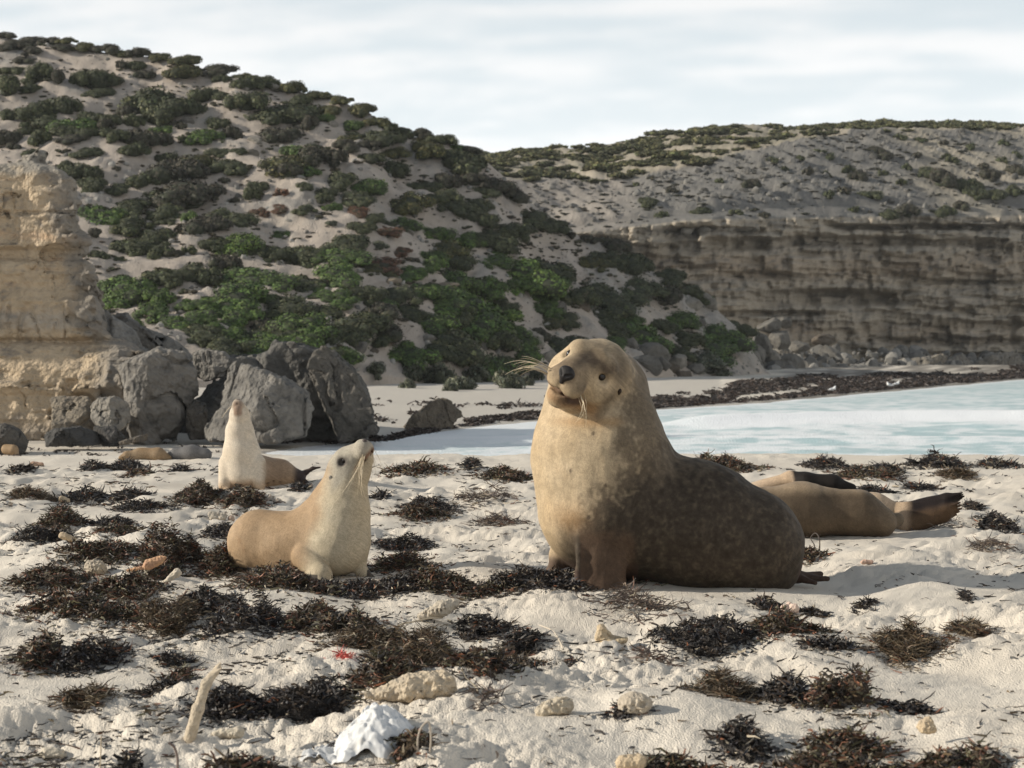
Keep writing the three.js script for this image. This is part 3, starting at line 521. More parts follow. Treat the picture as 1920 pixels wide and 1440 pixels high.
  for (const s of [1, -1]) {
    const o = probe(sdf, H(-0.055, -0.005, 0.095 * s)), tip = V.add(V.add(o, u, -0.03), f, -0.035);
    mesh('ear', polygonize(blend([cone(o, tip, 0.011, 0.005, 0.01), cut(cone(V.add(o, l, s * 0.012), V.add(tip, l, s * 0.01), 0.005, 0.003, 0), 0.004)]), V.add(o, [1, 1, 1], -0.07), V.add(o, [1, 1, 1], 0.07), 0.004, () => [0.36, 0.33, 0.28]), HAIR, root);
  }
  const R = rng(9), list = [];
  for (const s of [1, -1]) for (let i = 0; i < 11; i++) {
    const a = H(0.125 + 0.05 * R(), -0.035 - 0.02 * R(), s * (0.050 + 0.012 * R())), L = 0.10 + 0.16 * R(), k = 0.15 + 0.6 * R();
    list.push([a, V.add(V.add(a, l, s * L * k), [0, -1, 0], L * 0.35), V.add(V.add(V.add(a, l, s * L * k * 0.8), [0, -1, 0], L * 0.92), [1, 0, 0], L * (R() - 0.7) * 0.8)]);
  }
  whiskers(list, 0.0017, WHISKER, root);
}
buildFemale();

function buildUpright() {
  const base = hit(455, 915), S = F / -base[2], B = loc(455, 915, S), root = thing('sea_lion', [base[0], 0, base[2]], 'white chested sea lion sitting bolt upright with nose to the sky, before grey boulders', 'sea lion');
  const f = V.norm([-0.05, 0.86, 0.50]), l = [1, 0.06, 0], u = V.norm(V.cross(f, l)), C = B(452, 777, 0.06), H = (a, b, c) => V.add(V.add(V.add(C, f, a), u, b), l, c);
  const prims = [
    cone(B(456, 886, 0), B(454, 850, 0.02), 0.180, 0.156, 0.08), cone(B(454, 850, 0.02), B(451, 808, 0.04), 0.156, 0.118, 0.08), cone(B(451, 808, 0.04), C, 0.116, 0.076, 0.06), cone(B(456, 904, 0.0), B(456, 886, 0), 0.15, 0.185, 0.06),
    ball(C, 0.082, 0.05), cone(H(0.01, 0, 0), H(0.115, 0.01, 0), 0.074, 0.046, 0.04), cone(H(0.0, -0.05, 0), H(0.095, -0.04, 0), 0.056, 0.032, 0.025), ball(H(0.112, -0.005, 0.018), 0.032, 0.02), ball(H(0.112, -0.005, -0.018), 0.032, 0.02),
    cone(B(428, 868, 0.05), B(423, 908, 0.13), 0.08, 0.045, 0.03), cone(B(425, 908, 0.10), B(434, 917, 0.19), 0.042, 0.02, 0.03), cone(B(484, 868, 0.05), B(490, 908, 0.12), 0.08, 0.047, 0.03), cone(B(489, 908, 0.08), B(497, 917, 0.17), 0.042, 0.02, 0.03),
    cone(B(475, 888, -0.18), B(515, 893, -0.34), 0.17, 0.125, 0.08), cone(B(515, 893, -0.34), B(548, 903, -0.44), 0.125, 0.07, 0.06),
    cone(B(546, 902, -0.42), B(566, 914, -0.32), 0.055, 0.035, 0.04), cone(B(556, 910, -0.38), B(574, 917, -0.30), 0.03, 0.015, 0.03),
    cone(B(548, 903, -0.46), B(564, 892, -0.46), 0.035, 0.022, 0.03), cone(B(564, 892, -0.46), B(576, 885, -0.46), 0.022, 0.018, 0.02), cone(B(576, 885, -0.46), B(590, 883, -0.46), 0.018, 0.01, 0.02),
    cut(cone(H(0.14, -0.03, 0), H(0.05, -0.03, 0.055), 0.004, 0.005, 0), 0.01), cut(cone(H(0.14, -0.03, 0), H(0.05, -0.03, -0.055), 0.004, 0.005, 0), 0.01),
  ];
  for (const [px, z] of [[497, -0.16], [508, -0.2], [519, -0.26]]) prims.push(cut(cone(B(px - 3, 872, z), B(px, 915, z + 0.06), 0.006, 0.006, 0), 0.03));
  const field = blend(prims), sdf = (x, y, z) => field(x, y, z) + 0.004 * noise(x * 9, y * 9, z * 9);
  const paint = (x, y, z) => {
    const ix = 455 + x * S, iy = 915 - y * S, n = fbm(x * 4, y * 4, z * 4, 4), m = noise(x * 30, y * 30, z * 30), rel = [x - C[0], y - C[1], z - C[2]], hf = V.dot(rel, f), hu = V.dot(rel, u), hl = V.dot(rel, l);
    const cream = mix3([0.64, 0.53, 0.40], [0.72, 0.64, 0.53], clamp(0.5 + n)), tan = mix3([0.27, 0.18, 0.115], [0.36, 0.255, 0.17], clamp(0.5 + n));
    let c = mix3(cream, tan, sstep(0.03, -0.07, z + 0.06 * n)); c = mix3(c, tan, sstep(492, 504, ix + 8 * n) * sstep(850, 870, iy));
    c = mix3(c, [0.48, 0.32, 0.19], sstep(892, 912, iy + 10 * n) * 0.7); if (iy > 895 && ix > 436 && ix < 478) c = mix3(c, [0.25, 0.16, 0.10], sstep(893, 908, iy + 8 * n) * 0.7);
    c = mix3(c, [0.30, 0.19, 0.13], sstep(0.03, 0.065, hf) * sstep(0.01, -0.03, hu) * sstep(0.05, 0.03, Math.abs(hl)) * 0.85); c = mix3(c, [0.30, 0.22, 0.16], sstep(0.075, 0.11, hf + 0.01 * n) * 0.6);
    const ed = Math.hypot(hf - 0.02, hu - 0.02, Math.abs(hl) - 0.075); c = mix3(c, [0.05, 0.04, 0.04], sstep(0.03, 0.014, ed));
    c = mix3(c, [0.06, 0.042, 0.036], sstep(540, 552, ix + 6 * n)); return mul3(c, 1 + 0.1 * m);
  };
  mesh('body', polygonize(sdf, [-0.26, -0.06, -0.62], [0.74, 0.88, 0.30], 0.0085, paint, 1.4, 7), HAIR, root);
  const np = H(0.150, 0.012, 0); mesh('nose', polygonize(blend([ellipsoid(np, [f, u, l], [0.012, 0.016, 0.024], 0.01)]), V.add(np, [1, 1, 1], -0.035), V.add(np, [1, 1, 1], 0.035), 0.003, () => [0.05, 0.042, 0.04], 1.4, 8), WETNOSE, root);
  const eyeGeo = new THREE.SphereGeometry(0.014, 14, 10); for (const s of [1, -1]) { const e = mesh('eye', eyeGeo, EYEMAT, root); e.position.set(...H(0.02, 0.02, 0.078 * s)); pullOut(e, sdf, 0.005); }
  const R = rng(4), list = []; for (const s of [1, -1]) for (let i = 0; i < 4; i++) { const a = H(0.10 + 0.02 * R(), -0.01, s * 0.045), L = 0.08 + 0.08 * R(); list.push([a, V.add(a, [s * 0.6, -0.3, 0.1], L * 0.6), V.add(a, [s * 0.7, -0.8, 0.1], L)]); }
  whiskers(list, 0.0014, WHISKER, root);
}
buildUpright();

function buildSleepers() {
  { // near one, its back to the camera
    const base = hit(1570, 1008), S = F / -base[2], B = loc(1570, 1010, S), root = thing('sea_lion', [base[0], 0, base[2] - 0.14], 'brown sea lion lying flat on sand behind the bull, back towards the camera', 'sea lion');
    const field = blend([cone(B(1380, 965, 0.02), B(1510, 962, 0), 0.165, 0.176, 0.1), cone(B(1510, 962, 0), B(1615, 968, 0), 0.176, 0.155, 0.1), cone(B(1615, 968, 0), B(1658, 984, 0.01), 0.15, 0.112, 0.06), cone(B(1300, 985, 0.05), B(1380, 965, 0.02), 0.10, 0.15, 0.1), cone(B(1655, 1000, -0.05), B(1700, 985, -0.16), 0.07, 0.05, 0.05)]);
    const sdf = (x, y, z) => field(x, y, z) + 0.006 * noise(x * 6, y * 6, z * 6) + 0.003 * noise(x * 16, y * 16, z * 16);
    const paint = (x, y, z) => { const n = fbm(x * 3, y * 3, z * 3, 4), m = noise(x * 26, y * 26, z * 26); let c = mix3([0.075, 0.054, 0.036], [0.15, 0.110, 0.072], clamp(0.5 + n)); c = mix3(c, [0.44, 0.33, 0.22], sstep(0.27, 0.35, y + 0.05 * n) * 0.7); c = mix3(c, [0.24, 0.18, 0.12], sstep(0.22, 0.38, x + 0.1 * n) * 0.6); return mul3(c, 1 + 0.14 * m); };  // dark lower body under a pale top: shade and sunlight painted into the coat
    mesh('body', polygonize(sdf, [-1.15, -0.08, -0.36], [0.56, 0.42, 0.28], 0.011, paint, 1.4, 6), HAIR, root);
  }
  { // farther one on its side: flipper along the flank, hind flippers stretched out
    const b0 = hit(1600, 990), d = -b0[2] , S = F / d, B = loc(1600, 990, S), root = thing('sea_lion', [b0[0], 0, b0[2]], 'sleeping sea lion beyond the brown one, dark flipper on its flank, hind flippers spread', 'sea lion');
    const prims = [cone(B(1420, 950, -0.02), B(1540, 948, 0), 0.16, 0.145, 0.1), cone(B(1540, 948, 0), B(1640, 952, 0), 0.145, 0.10, 0.1), cone(B(1640, 952, 0), B(1694, 965, 0.04), 0.10, 0.062, 0.05),
      cone(B(1395, 920, 0.10), B(1475, 894, 0.16), 0.055, 0.05, 0.05), cone(B(1475, 894, 0.16), B(1500, 900, 0.20), 0.052, 0.070, 0.04), cone(B(1500, 900, 0.20), B(1550, 902, 0.22), 0.070, 0.064, 0.04), cone(B(1550, 902, 0.22), B(1586, 910, 0.22), 0.056, 0.030, 0.04), cone(B(1490, 914, 0.22), B(1556, 920, 0.23), 0.045, 0.030, 0.03)];
    // two hind flippers, each a fan of five toes
    for (const [ox, oy, oz, tx, ty, k] of [[1690, 962, 0.05, 1800, 928, 0], [1692, 980, 0.09, 1795, 950, 1]]) for (let i = 0; i < 5; i++) { const w = (i - 2) / 2, a = B(ox, oy + w * 5, oz + w * 0.02), e = B(tx - Math.abs(w) * 6 + (k ? 0 : 2), ty + w * (k ? 13 : 8), oz + 0.04 - w * 0.05); const b = V.add(mul3(a, 0.28), mul3(e, 0.72)); prims.push(cone(a, b, 0.042, 0.024, 0.06), cone(b, e, 0.022, 0.006, 0.02)); }
    const field = blend(prims), sdf = (x, y, z) => field(x, y, z) + 0.004 * noise(x * 8, y * 8, z * 8);
    const paint = (x, y, z) => {
      const ix = 1600 + x * S, iy = 990 - y * S, n = fbm(x * 4, y * 4, z * 4, 4), m = noise(x * 26, y * 26, z * 26); let c = mix3([0.52, 0.37, 0.24], [0.60, 0.46, 0.33], clamp(0.5 + n));
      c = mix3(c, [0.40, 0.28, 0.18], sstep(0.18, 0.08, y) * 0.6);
      if (z > 0.07 && ix < 1600) c = mix3(c, [0.020, 0.016, 0.014], sstep(1474, 1482, ix + 6 * n) * sstep(0.24, 0.26, y + 0.02));
      if (ix > 1680) c = mix3(c, mix3([0.022, 0.016, 0.015], [0.13, 0.08, 0.046], sstep(952, 972, iy - (ix - 1690) * -0.22 + 10 * n)), sstep(1684, 1706, ix + 10 * n)); return mul3(c, 1 + 0.12 * m);
    };
    mesh('body', polygonize(sdf, [-0.95, -0.08, -0.26], [0.82, 0.42, 0.34], 0.0095, paint, 1.4, 6), HAIR, root);
  }
  const far = (name, ox, oy, d, label, list, c0, c1) => {
    const p = hit(ox, oy), S = F / -p[2], B = loc(ox, oy, S), y = ground(p[0], p[2]), root = thing(name, [p[0], y, p[2]], label, 'sea lion');
    const field = blend(list(B)), sdf = (x, yy, z) => field(x, yy, z) + 0.006 * noise(x * 8, yy * 8, z * 8);
    mesh('body', polygonize(sdf, [-1.1, -0.25, -0.45], [1.1, 0.6, 0.45], 0.016, (x, yy, z) => { const n = fbm(x * 4, yy * 4, z * 4, 3); return mul3(mix3(c0, c1, clamp(0.5 + n * 1.3)), 1 + 0.12 * noise(x * 22, yy * 22, z * 22)); }, 1.4, 5), HAIR, root);
  };
  far('sea_lion', 20, 853, 26, 'tan sea lion curled up at the left edge below the rock cliff', (B) => [cone(B(12, 842, 0), B(26, 843, 0.05), 0.095, 0.10, 0.06), cone(B(30, 848, 0.05), B(38, 853, 0.1), 0.05, 0.03, 0.04)], [0.30, 0.20, 0.11], [0.40, 0.28, 0.17]);
  far('sea_lion', 275, 864, 25, 'golden brown sea lion asleep with pale head, left of the grey one', (B) => [cone(B(262, 855, 0), B(296, 856, 0), 0.075, 0.08, 0.06), cone(B(296, 856, 0), B(318, 861, 0), 0.075, 0.03, 0.04), cone(B(252, 857, 0.02), B(240, 857, 0.05), 0.06, 0.052, 0.04), cone(B(240, 858, 0.05), B(229, 861, 0.08), 0.045, 0.025, 0.02)], [0.26, 0.165, 0.085], [0.42, 0.31, 0.2]);
  far('sea_lion', 355, 864, 24.6, 'dark grey sea lion asleep on sand between golden and upright animals', (B) => [cone(B(330, 856, -0.05), B(360, 854, -0.02), 0.075, 0.092, 0.06), cone(B(360, 854, -0.02), B(386, 856, 0), 0.092, 0.07, 0.05), cone(B(330, 856, -0.05), B(316, 856, -0.1), 0.06, 0.04, 0.04)], [0.12, 0.115, 0.115], [0.19, 0.18, 0.175]);
}
buildSleepers();

// ───────── rocks: the cliff at the left, the fallen boulders, the stones on the hill ─────────
const ROCKMAT = grainMat({ bumpScale: 0.05, roughness: 0.93 });
function polygon2(pts) {                                     // signed distance to a closed outline
  return (x, y) => {
    let d = 1e9, s = 1; for (let i = 0, j = pts.length - 1; i < pts.length; j = i++) {
      const ex = pts[j][0] - pts[i][0], ey = pts[j][1] - pts[i][1], wx = x - pts[i][0], wy = y - pts[i][1], t = clamp((wx * ex + wy * ey) / (ex * ex + ey * ey)), bx = wx - ex * t, by = wy - ey * t;
      d = Math.min(d, bx * bx + by * by); const a = y >= pts[i][1], b = y < pts[j][1], c = ex * wy > ey * wx; if ((a && b && c) || (!a && !b && !c)) s = -s;
    } return s * Math.sqrt(d);
  };
}
// a boulder from its outline (photograph pixels), distance, half depth; facets cut its front and edges, layers groove it along a tilted bedding
function boulder(label, group, outline, d, depth, o = {}) {
  const xs = outline.map((p) => p[0]), ys = outline.map((p) => p[1]), cx = (Math.min(...xs) + Math.max(...xs)) / 2, by = Math.max(...ys), S = F / d, base = at(cx, by, d), R = rng(Math.round(cx * 7 + by * 13));
  const pts = outline.map(([x, y]) => [(x - cx) / S, (by - y) / S]), poly = polygon2(pts), w = (Math.max(...xs) - Math.min(...xs)) / S, h = (by - Math.min(...ys)) / S, amp = o.amp ?? 0.05 * Math.min(w, h);
  const planes = []; for (let i = 0; i < (o.facets ?? 7); i++) { const a = (R() - 0.5) * 2.2, b = (R() - 0.35) * 1.5, n = V.norm([Math.sin(a), Math.sin(b), Math.cos(a) * Math.cos(b)]), c = [(R() - 0.5) * w * 0.7, h * (0.2 + 0.6 * R()), 0]; planes.push([n, V.dot(n, c) + depth * (0.55 + 0.4 * R())]); }
  const bed = o.bed ?? 0.1, cb = Math.cos(bed), sb = Math.sin(bed), fr = 1 / Math.min(w, h), gr = o.groove ?? 0.02, gf = o.gf ?? 3.2;
  const sdf = (x, y, z) => {
    let e = smax(1.0 * poly(x - z * (o.skew ?? (960 - cx) / F), y), Math.abs(z) - depth, 0.06 * Math.min(depth, h)); for (const [n, c] of planes) e = smax(e, n[0] * x + n[1] * y + n[2] * z - c, 0.04 * h);
    if (e > 0.5 * h + 0.3) return e;
    const t = (y * cb - x * sb) + 0.06 * noise(x * 1.3, y * 1.3, z * 1.3);
    return e - amp * (1.2 * noise(x * fr * 2.1, y * fr * 2.1, z * fr * 2.1) + 1.1 * ridged(x * fr * 3.6, y * fr * 3.6, z * fr * 3.6, 3) + 0.45 * noise(x * fr * 14, y * fr * 14, z * fr * 14)) + amp * 1.6 * sstep(0.09, 0.0, Math.abs(noise(x * fr * 1.7 + 9, y * fr * 1.3, z * fr * 1.7))) + gr * Math.max(0, noise(3, t * gf, x * 0.3) + 0.4 * noise(8, t * gf * 2.7, x * 0.5) - 0.15) * 2.0;
  };
  const c0 = o.c0 ?? [0.20, 0.185, 0.165], c1 = o.c1 ?? [0.33, 0.305, 0.27], c2 = o.c2 ?? [0.105, 0.098, 0.09];
  const paint = (x, y, z) => { const n = fbm(x * fr * 2.5, y * fr * 2.5, z * fr * 2.5 + 5, 5), m = noise(x * fr * 22, y * fr * 22, z * fr * 22), q = fbm(x * 2.3 + 9, y * 4.1, z * 2.3, 4); return mul3(mix3(mix3(c0, c1, clamp(0.5 + 1.4 * n)), c2, sstep(0.0, 0.38, q + 0.35 * m) * 0.85), 0.60 * (1 + 0.2 * m)); };
  const pad = 0.12 * Math.min(w, h) + 0.1, x0 = Math.min(...pts.map((p) => p[0])), x1 = Math.max(...pts.map((p) => p[0]));
  const g = polygonize(sdf, [x0 - pad, -pad, -depth - pad], [x1 + pad, h + pad, depth + pad], o.cell ?? clamp(Math.min(w, h) / 26, 0.02, 0.2), paint, 1.7, 0.5);
  const m = mesh(o.name ?? 'boulder', g, ROCKMAT); m.position.set(base[0], base[1], base[2]); tag(m, label, o.category ?? 'rock', group); return m;
}
function buildRockCliff() {
  const d = 38, S = F / d, base = at(0, 830, d), X = (px) => px / S, Y = (py) => (830 - py) / S;
  const right = [[300, 70], [312, 96], [330, 116], [350, 130], [380, 138], [400, 132], [420, 138], [440, 160], [470, 166], [480, 150], [500, 168], [540, 176], [580, 178], [600, 184], [625, 196], [645, 236], [660, 262], [720, 250], [830, 236]];
  const frontZ = [[296, -0.5], [310, -0.12], [330, 0], [395, 0.06], [399, -0.12], [403, 0.04], [462, 0.10], [470, -0.18], [484, -0.20], [492, 0], [520, 0.08], [540, 0.02], [560, 0.10], [600, 0.12], [632, 0.14], [640, -0.04], [650, 0.30], [690, 0.75], [720, 0.85], [740, 0.62], [760, 0.7], [800, 0.85], [840, 0.9]];
  const sdf = (x, y, z) => {
    const py = 830 - y * S, n = noise(x * 0.7, y * 1.2, z * 0.7), xr = X(interp(right, py) + 10 * noise(y * 1.7, 4, z * 0.9) + 6 * noise(y * 5.1, 2, z * 3)), zf = interp(frontZ, py + 5 * noise(x * 1.1, 3, 2) + 1.5 * noise(x * 5, 3, 2)) + 0.15 * n;
    const slope = sstep(330, 620, py) * 0.5;
    let e = smax(x - xr + Math.max(0, -z) * 0.30, z - zf - 0.45 * Math.max(0, -0.2 - x) * 0.3, 0.16); e = smax(e, y - Y(303) - 0.10 * noise(x * 0.9, 2, z * 0.9) - 0.05 * Math.max(0, -x), 0.2);
    if (e > 0.9) return e * 0.75;
    const rough = sstep(-0.45, 0.25, x - xr + 0.4) * 0.10 + 0.030 + 0.012 * sstep(600, 680, py);
    e -= rough * 1.5 * (1.2 * ridged(x * 1.4, y * 1.9, z * 1.4, 3) + 0.6 * noise(x * 4.5, y * 5, z * 4.5)) + 0.018 * noise(x * 9, y * 14, z * 9);
    e += 0.09 * Math.max(0, noise(x * 0.9, y * 4.2 + 0.3 * x, z * 0.9) - 0.05) + 0.06 * Math.max(0, noise(x * 1.6, y * 11, z * 1.6) - 0.15) + 0.10 * sstep(0.07, 0.0, Math.abs(noise(x * 1.1, y * 0.5, z * 1.1 + 3))) * sstep(-0.1, 0.2, noise(x * 0.6, y * 0.9, 8)) + 0.12 * sstep(0.42, 0.6, noise(x * 2.6, y * 3.4, z * 2.6));
    e -= 0.16 * blocks(x + 0.2 * noise(x * 2, y * 2, 5) - z * 0.7, y + 0.06 * noise(x, 3, z) , 0.62, 1.25) + 0.07 * blocks(x - z * 0.6, y + 0.1, 0.21, 0.5);
    const crack = Math.abs(x - X(20) - 0.10 * noise(y * 2, 1, 1) - (Y(620) - y) * -0.1) ; if (py > 570 && py < 650) e += 0.09 * sstep(0.05, 0.0, crack);
    const cave = Math.hypot((x - X(170)) / 0.34, (y - Y(752)) / 0.24, (z - 0.95) / 0.6) - 1; e = smax(e, -cave * 0.25, 0.04);
    return e * 0.75;
  };
  const paint = (x, y, z) => {
    const py = 830 - y * S, n = fbm(x * 0.8, y * 1.6, z * 0.8, 5), m = noise(x * 8, y * 10, z * 8), q = fbm(x * 2.2 + 4, y * 3.3, z * 2.2, 4), bed = fbm(2, y * 3.2 + 0.15 * x, x * 0.1, 4);
    let c = mix3([0.36, 0.275, 0.18], [0.49, 0.385, 0.265], clamp(0.5 + n + 0.7 * bed));
    c = mix3(c, [0.42, 0.255, 0.14], sstep(0.1, 0.4, bed + 0.4 * q) * sstep(640, 500, py) * 0.5);
    c = mix3(c, [0.33, 0.32, 0.30], sstep(25, 5, Math.abs(py - 600 + 20 * q)) * 0.5);
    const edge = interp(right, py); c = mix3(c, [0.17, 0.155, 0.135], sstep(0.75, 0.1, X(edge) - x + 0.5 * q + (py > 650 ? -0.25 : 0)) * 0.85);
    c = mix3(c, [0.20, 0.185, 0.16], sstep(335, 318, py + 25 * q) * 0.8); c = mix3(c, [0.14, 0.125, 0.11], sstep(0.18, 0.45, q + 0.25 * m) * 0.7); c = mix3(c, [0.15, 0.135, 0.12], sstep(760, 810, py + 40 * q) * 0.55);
    c = mix3(c, [0.44, 0.345, 0.235], sstep(0.2, 0.5, fbm(x * 3.1 + 7, y * 3.1, z * 3.1, 4)) * 0.5); c = mix3(c, [0.13, 0.115, 0.10], sstep(0.22, 0.5, fbm(x * 2.4, y * 0.7, z * 2.4 + 9, 4) + 0.15 * m) * 0.7); return mul3(c, 1 + 0.2 * m);
  };
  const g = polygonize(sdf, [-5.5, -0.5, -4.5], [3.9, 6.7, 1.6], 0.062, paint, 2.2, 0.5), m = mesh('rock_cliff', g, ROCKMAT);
  m.position.set(base[0], base[1], base[2]); tag(m, 'tall tan layered rock cliff at the left edge, cracked face and grey weathered corner', 'cliff');
}
buildRockCliff();
{
  const G = 'fallen boulders below the left cliff', tanEdge = { c0: [0.19, 0.175, 0.155], c1: [0.33, 0.30, 0.26] };
  boulder('big upright grey boulder with bright cracked face, right of the cave', G, [[228, 690], [255, 672], [300, 655], [345, 662], [362, 690], [366, 740], [345, 770], [330, 826], [250, 826], [240, 780]], 36.4, 0.75, { ...tanEdge, c1: [0.38, 0.345, 0.30], facets: 9, cell: 0.045 });
  boulder('wide wedge shaped grey boulder right behind the upright sea lion', G, [[384, 720], [400, 690], [430, 672], [470, 690], [520, 712], [575, 742], [586, 768], [570, 815], [520, 824], [390, 822]], 35.2, 0.8, { facets: 6, cell: 0.045, bed: -0.35 });
  boulder('grey layered slab leaning left, its ridged top highest of the boulders', G, [[430, 676], [505, 665], [520, 646], [545, 645], [600, 664], [640, 720], [700, 800], [640, 822], [575, 820], [560, 740], [470, 690]], 38.0, 0.7, { bed: -0.95, groove: 0.09, gf: 4.5, facets: 0, cell: 0.045, c0: [0.12, 0.112, 0.10], c1: [0.23, 0.215, 0.19] });
  boulder('dark pointed slab leaning left at the right end of the boulders', G, [[580, 690], [592, 664], [612, 655], [634, 666], [668, 705], [690, 752], [704, 806], [640, 820], [600, 740]], 36.6, 0.55, { bed: -0.95, groove: 0.08, gf: 5, facets: 0, cell: 0.04, c0: [0.105, 0.095, 0.08], c1: [0.19, 0.17, 0.145] });
  boulder('small pale rounded boulder at the mouth of the cave', G, [[170, 765], [186, 748], [215, 745], [240, 760], [244, 790], [225, 806], [186, 800], [172, 785]], 35.0, 0.4, { c0: [0.28, 0.255, 0.22], c1: [0.40, 0.36, 0.30], cell: 0.03 });
  boulder('square tan block under the cliff, left of the pale boulder', G, [[96, 750], [120, 744], [165, 748], [178, 790], [170, 808], [100, 806]], 35.6, 0.45, { c0: [0.24, 0.20, 0.155], c1: [0.36, 0.30, 0.22], cell: 0.035, facets: 4 });
  boulder('low dark flat topped block on the sand under the tan block', G, [[84, 818], [100, 804], [150, 800], [182, 812], [188, 834], [86, 836]], 34.0, 0.35, { c0: [0.06, 0.058, 0.055], c1: [0.10, 0.095, 0.09], c2: [0.04, 0.038, 0.036], cell: 0.03, facets: 4 });
  boulder('low dark boulder right of the flat topped dark block', G, [[160, 820], [178, 800], [215, 800], [236, 822], [222, 836], [170, 838]], 34.2, 0.35, { c0: [0.065, 0.06, 0.055], c1: [0.12, 0.11, 0.10], c2: [0.04, 0.038, 0.036], cell: 0.03 });
  boulder('dark lumpy boulder at the very left edge above the curled sea lion', G, [[-40, 800], [10, 796], [36, 806], [52, 830], [44, 848], [-40, 850]], 33.0, 0.5, { c0: [0.085, 0.075, 0.065], c1: [0.15, 0.135, 0.115], c2: [0.05, 0.045, 0.04], cell: 0.03 });
  boulder('dark brown stone wedged in the gap left of the wedge shaped boulder', G, [[352, 765], [368, 752], [386, 758], [392, 800], [384, 822], [356, 822], [348, 795]], 36.4, 0.4, { c0: [0.10, 0.085, 0.07], c1: [0.17, 0.15, 0.125], cell: 0.03 });
  boulder('grey boulder resting on top between the cliff ledge and the slab', G, [[362, 665], [380, 655], [420, 662], [440, 680], [420, 705], [384, 712], [364, 700]], 37.6, 0.4, { cell: 0.035 });
  boulder('slanted grey rock apron falling from the cliff corner, striped with cracks', G, [[150, 560], [200, 588], [250, 625], [262, 650], [285, 668], [180, 680], [150, 640]], 38.8, 0.9, { bed: -0.35, groove: 0.05, gf: 6, c0: [0.22, 0.21, 0.19], c1: [0.34, 0.32, 0.29], cell: 0.05 });
  boulder('jagged grey outcrop stepping down behind the boulders, moss beside it', G, [[205, 595], [235, 590], [262, 612], [300, 630], [340, 650], [362, 672], [300, 690], [255, 660]], 42, 0.9, { c0: [0.16, 0.15, 0.135], c1: [0.30, 0.28, 0.25], cell: 0.06 });
  boulder('dark shadowed rock mass filling the gaps behind the fallen boulders', G, [[250, 720], [330, 676], [380, 672], [480, 684], [560, 700], [610, 740], [620, 824], [250, 824]], 39.6, 0.6, { facets: 3, cell: 0.06, c0: [0.10, 0.092, 0.08], c1: [0.17, 0.155, 0.135] });
  boulder('brown hump shaped rock alone on the far beach beside the water', null, [[756, 806], [770, 785], [800, 762], [822, 749], [850, 755], [884, 760], [880, 776], [856, 785], [846, 806], [800, 812]], 43.0, 0.5, { c0: [0.135, 0.105, 0.075], c1: [0.20, 0.165, 0.12], c2: [0.08, 0.066, 0.05], cell: 0.035, bed: 0.4 });
}
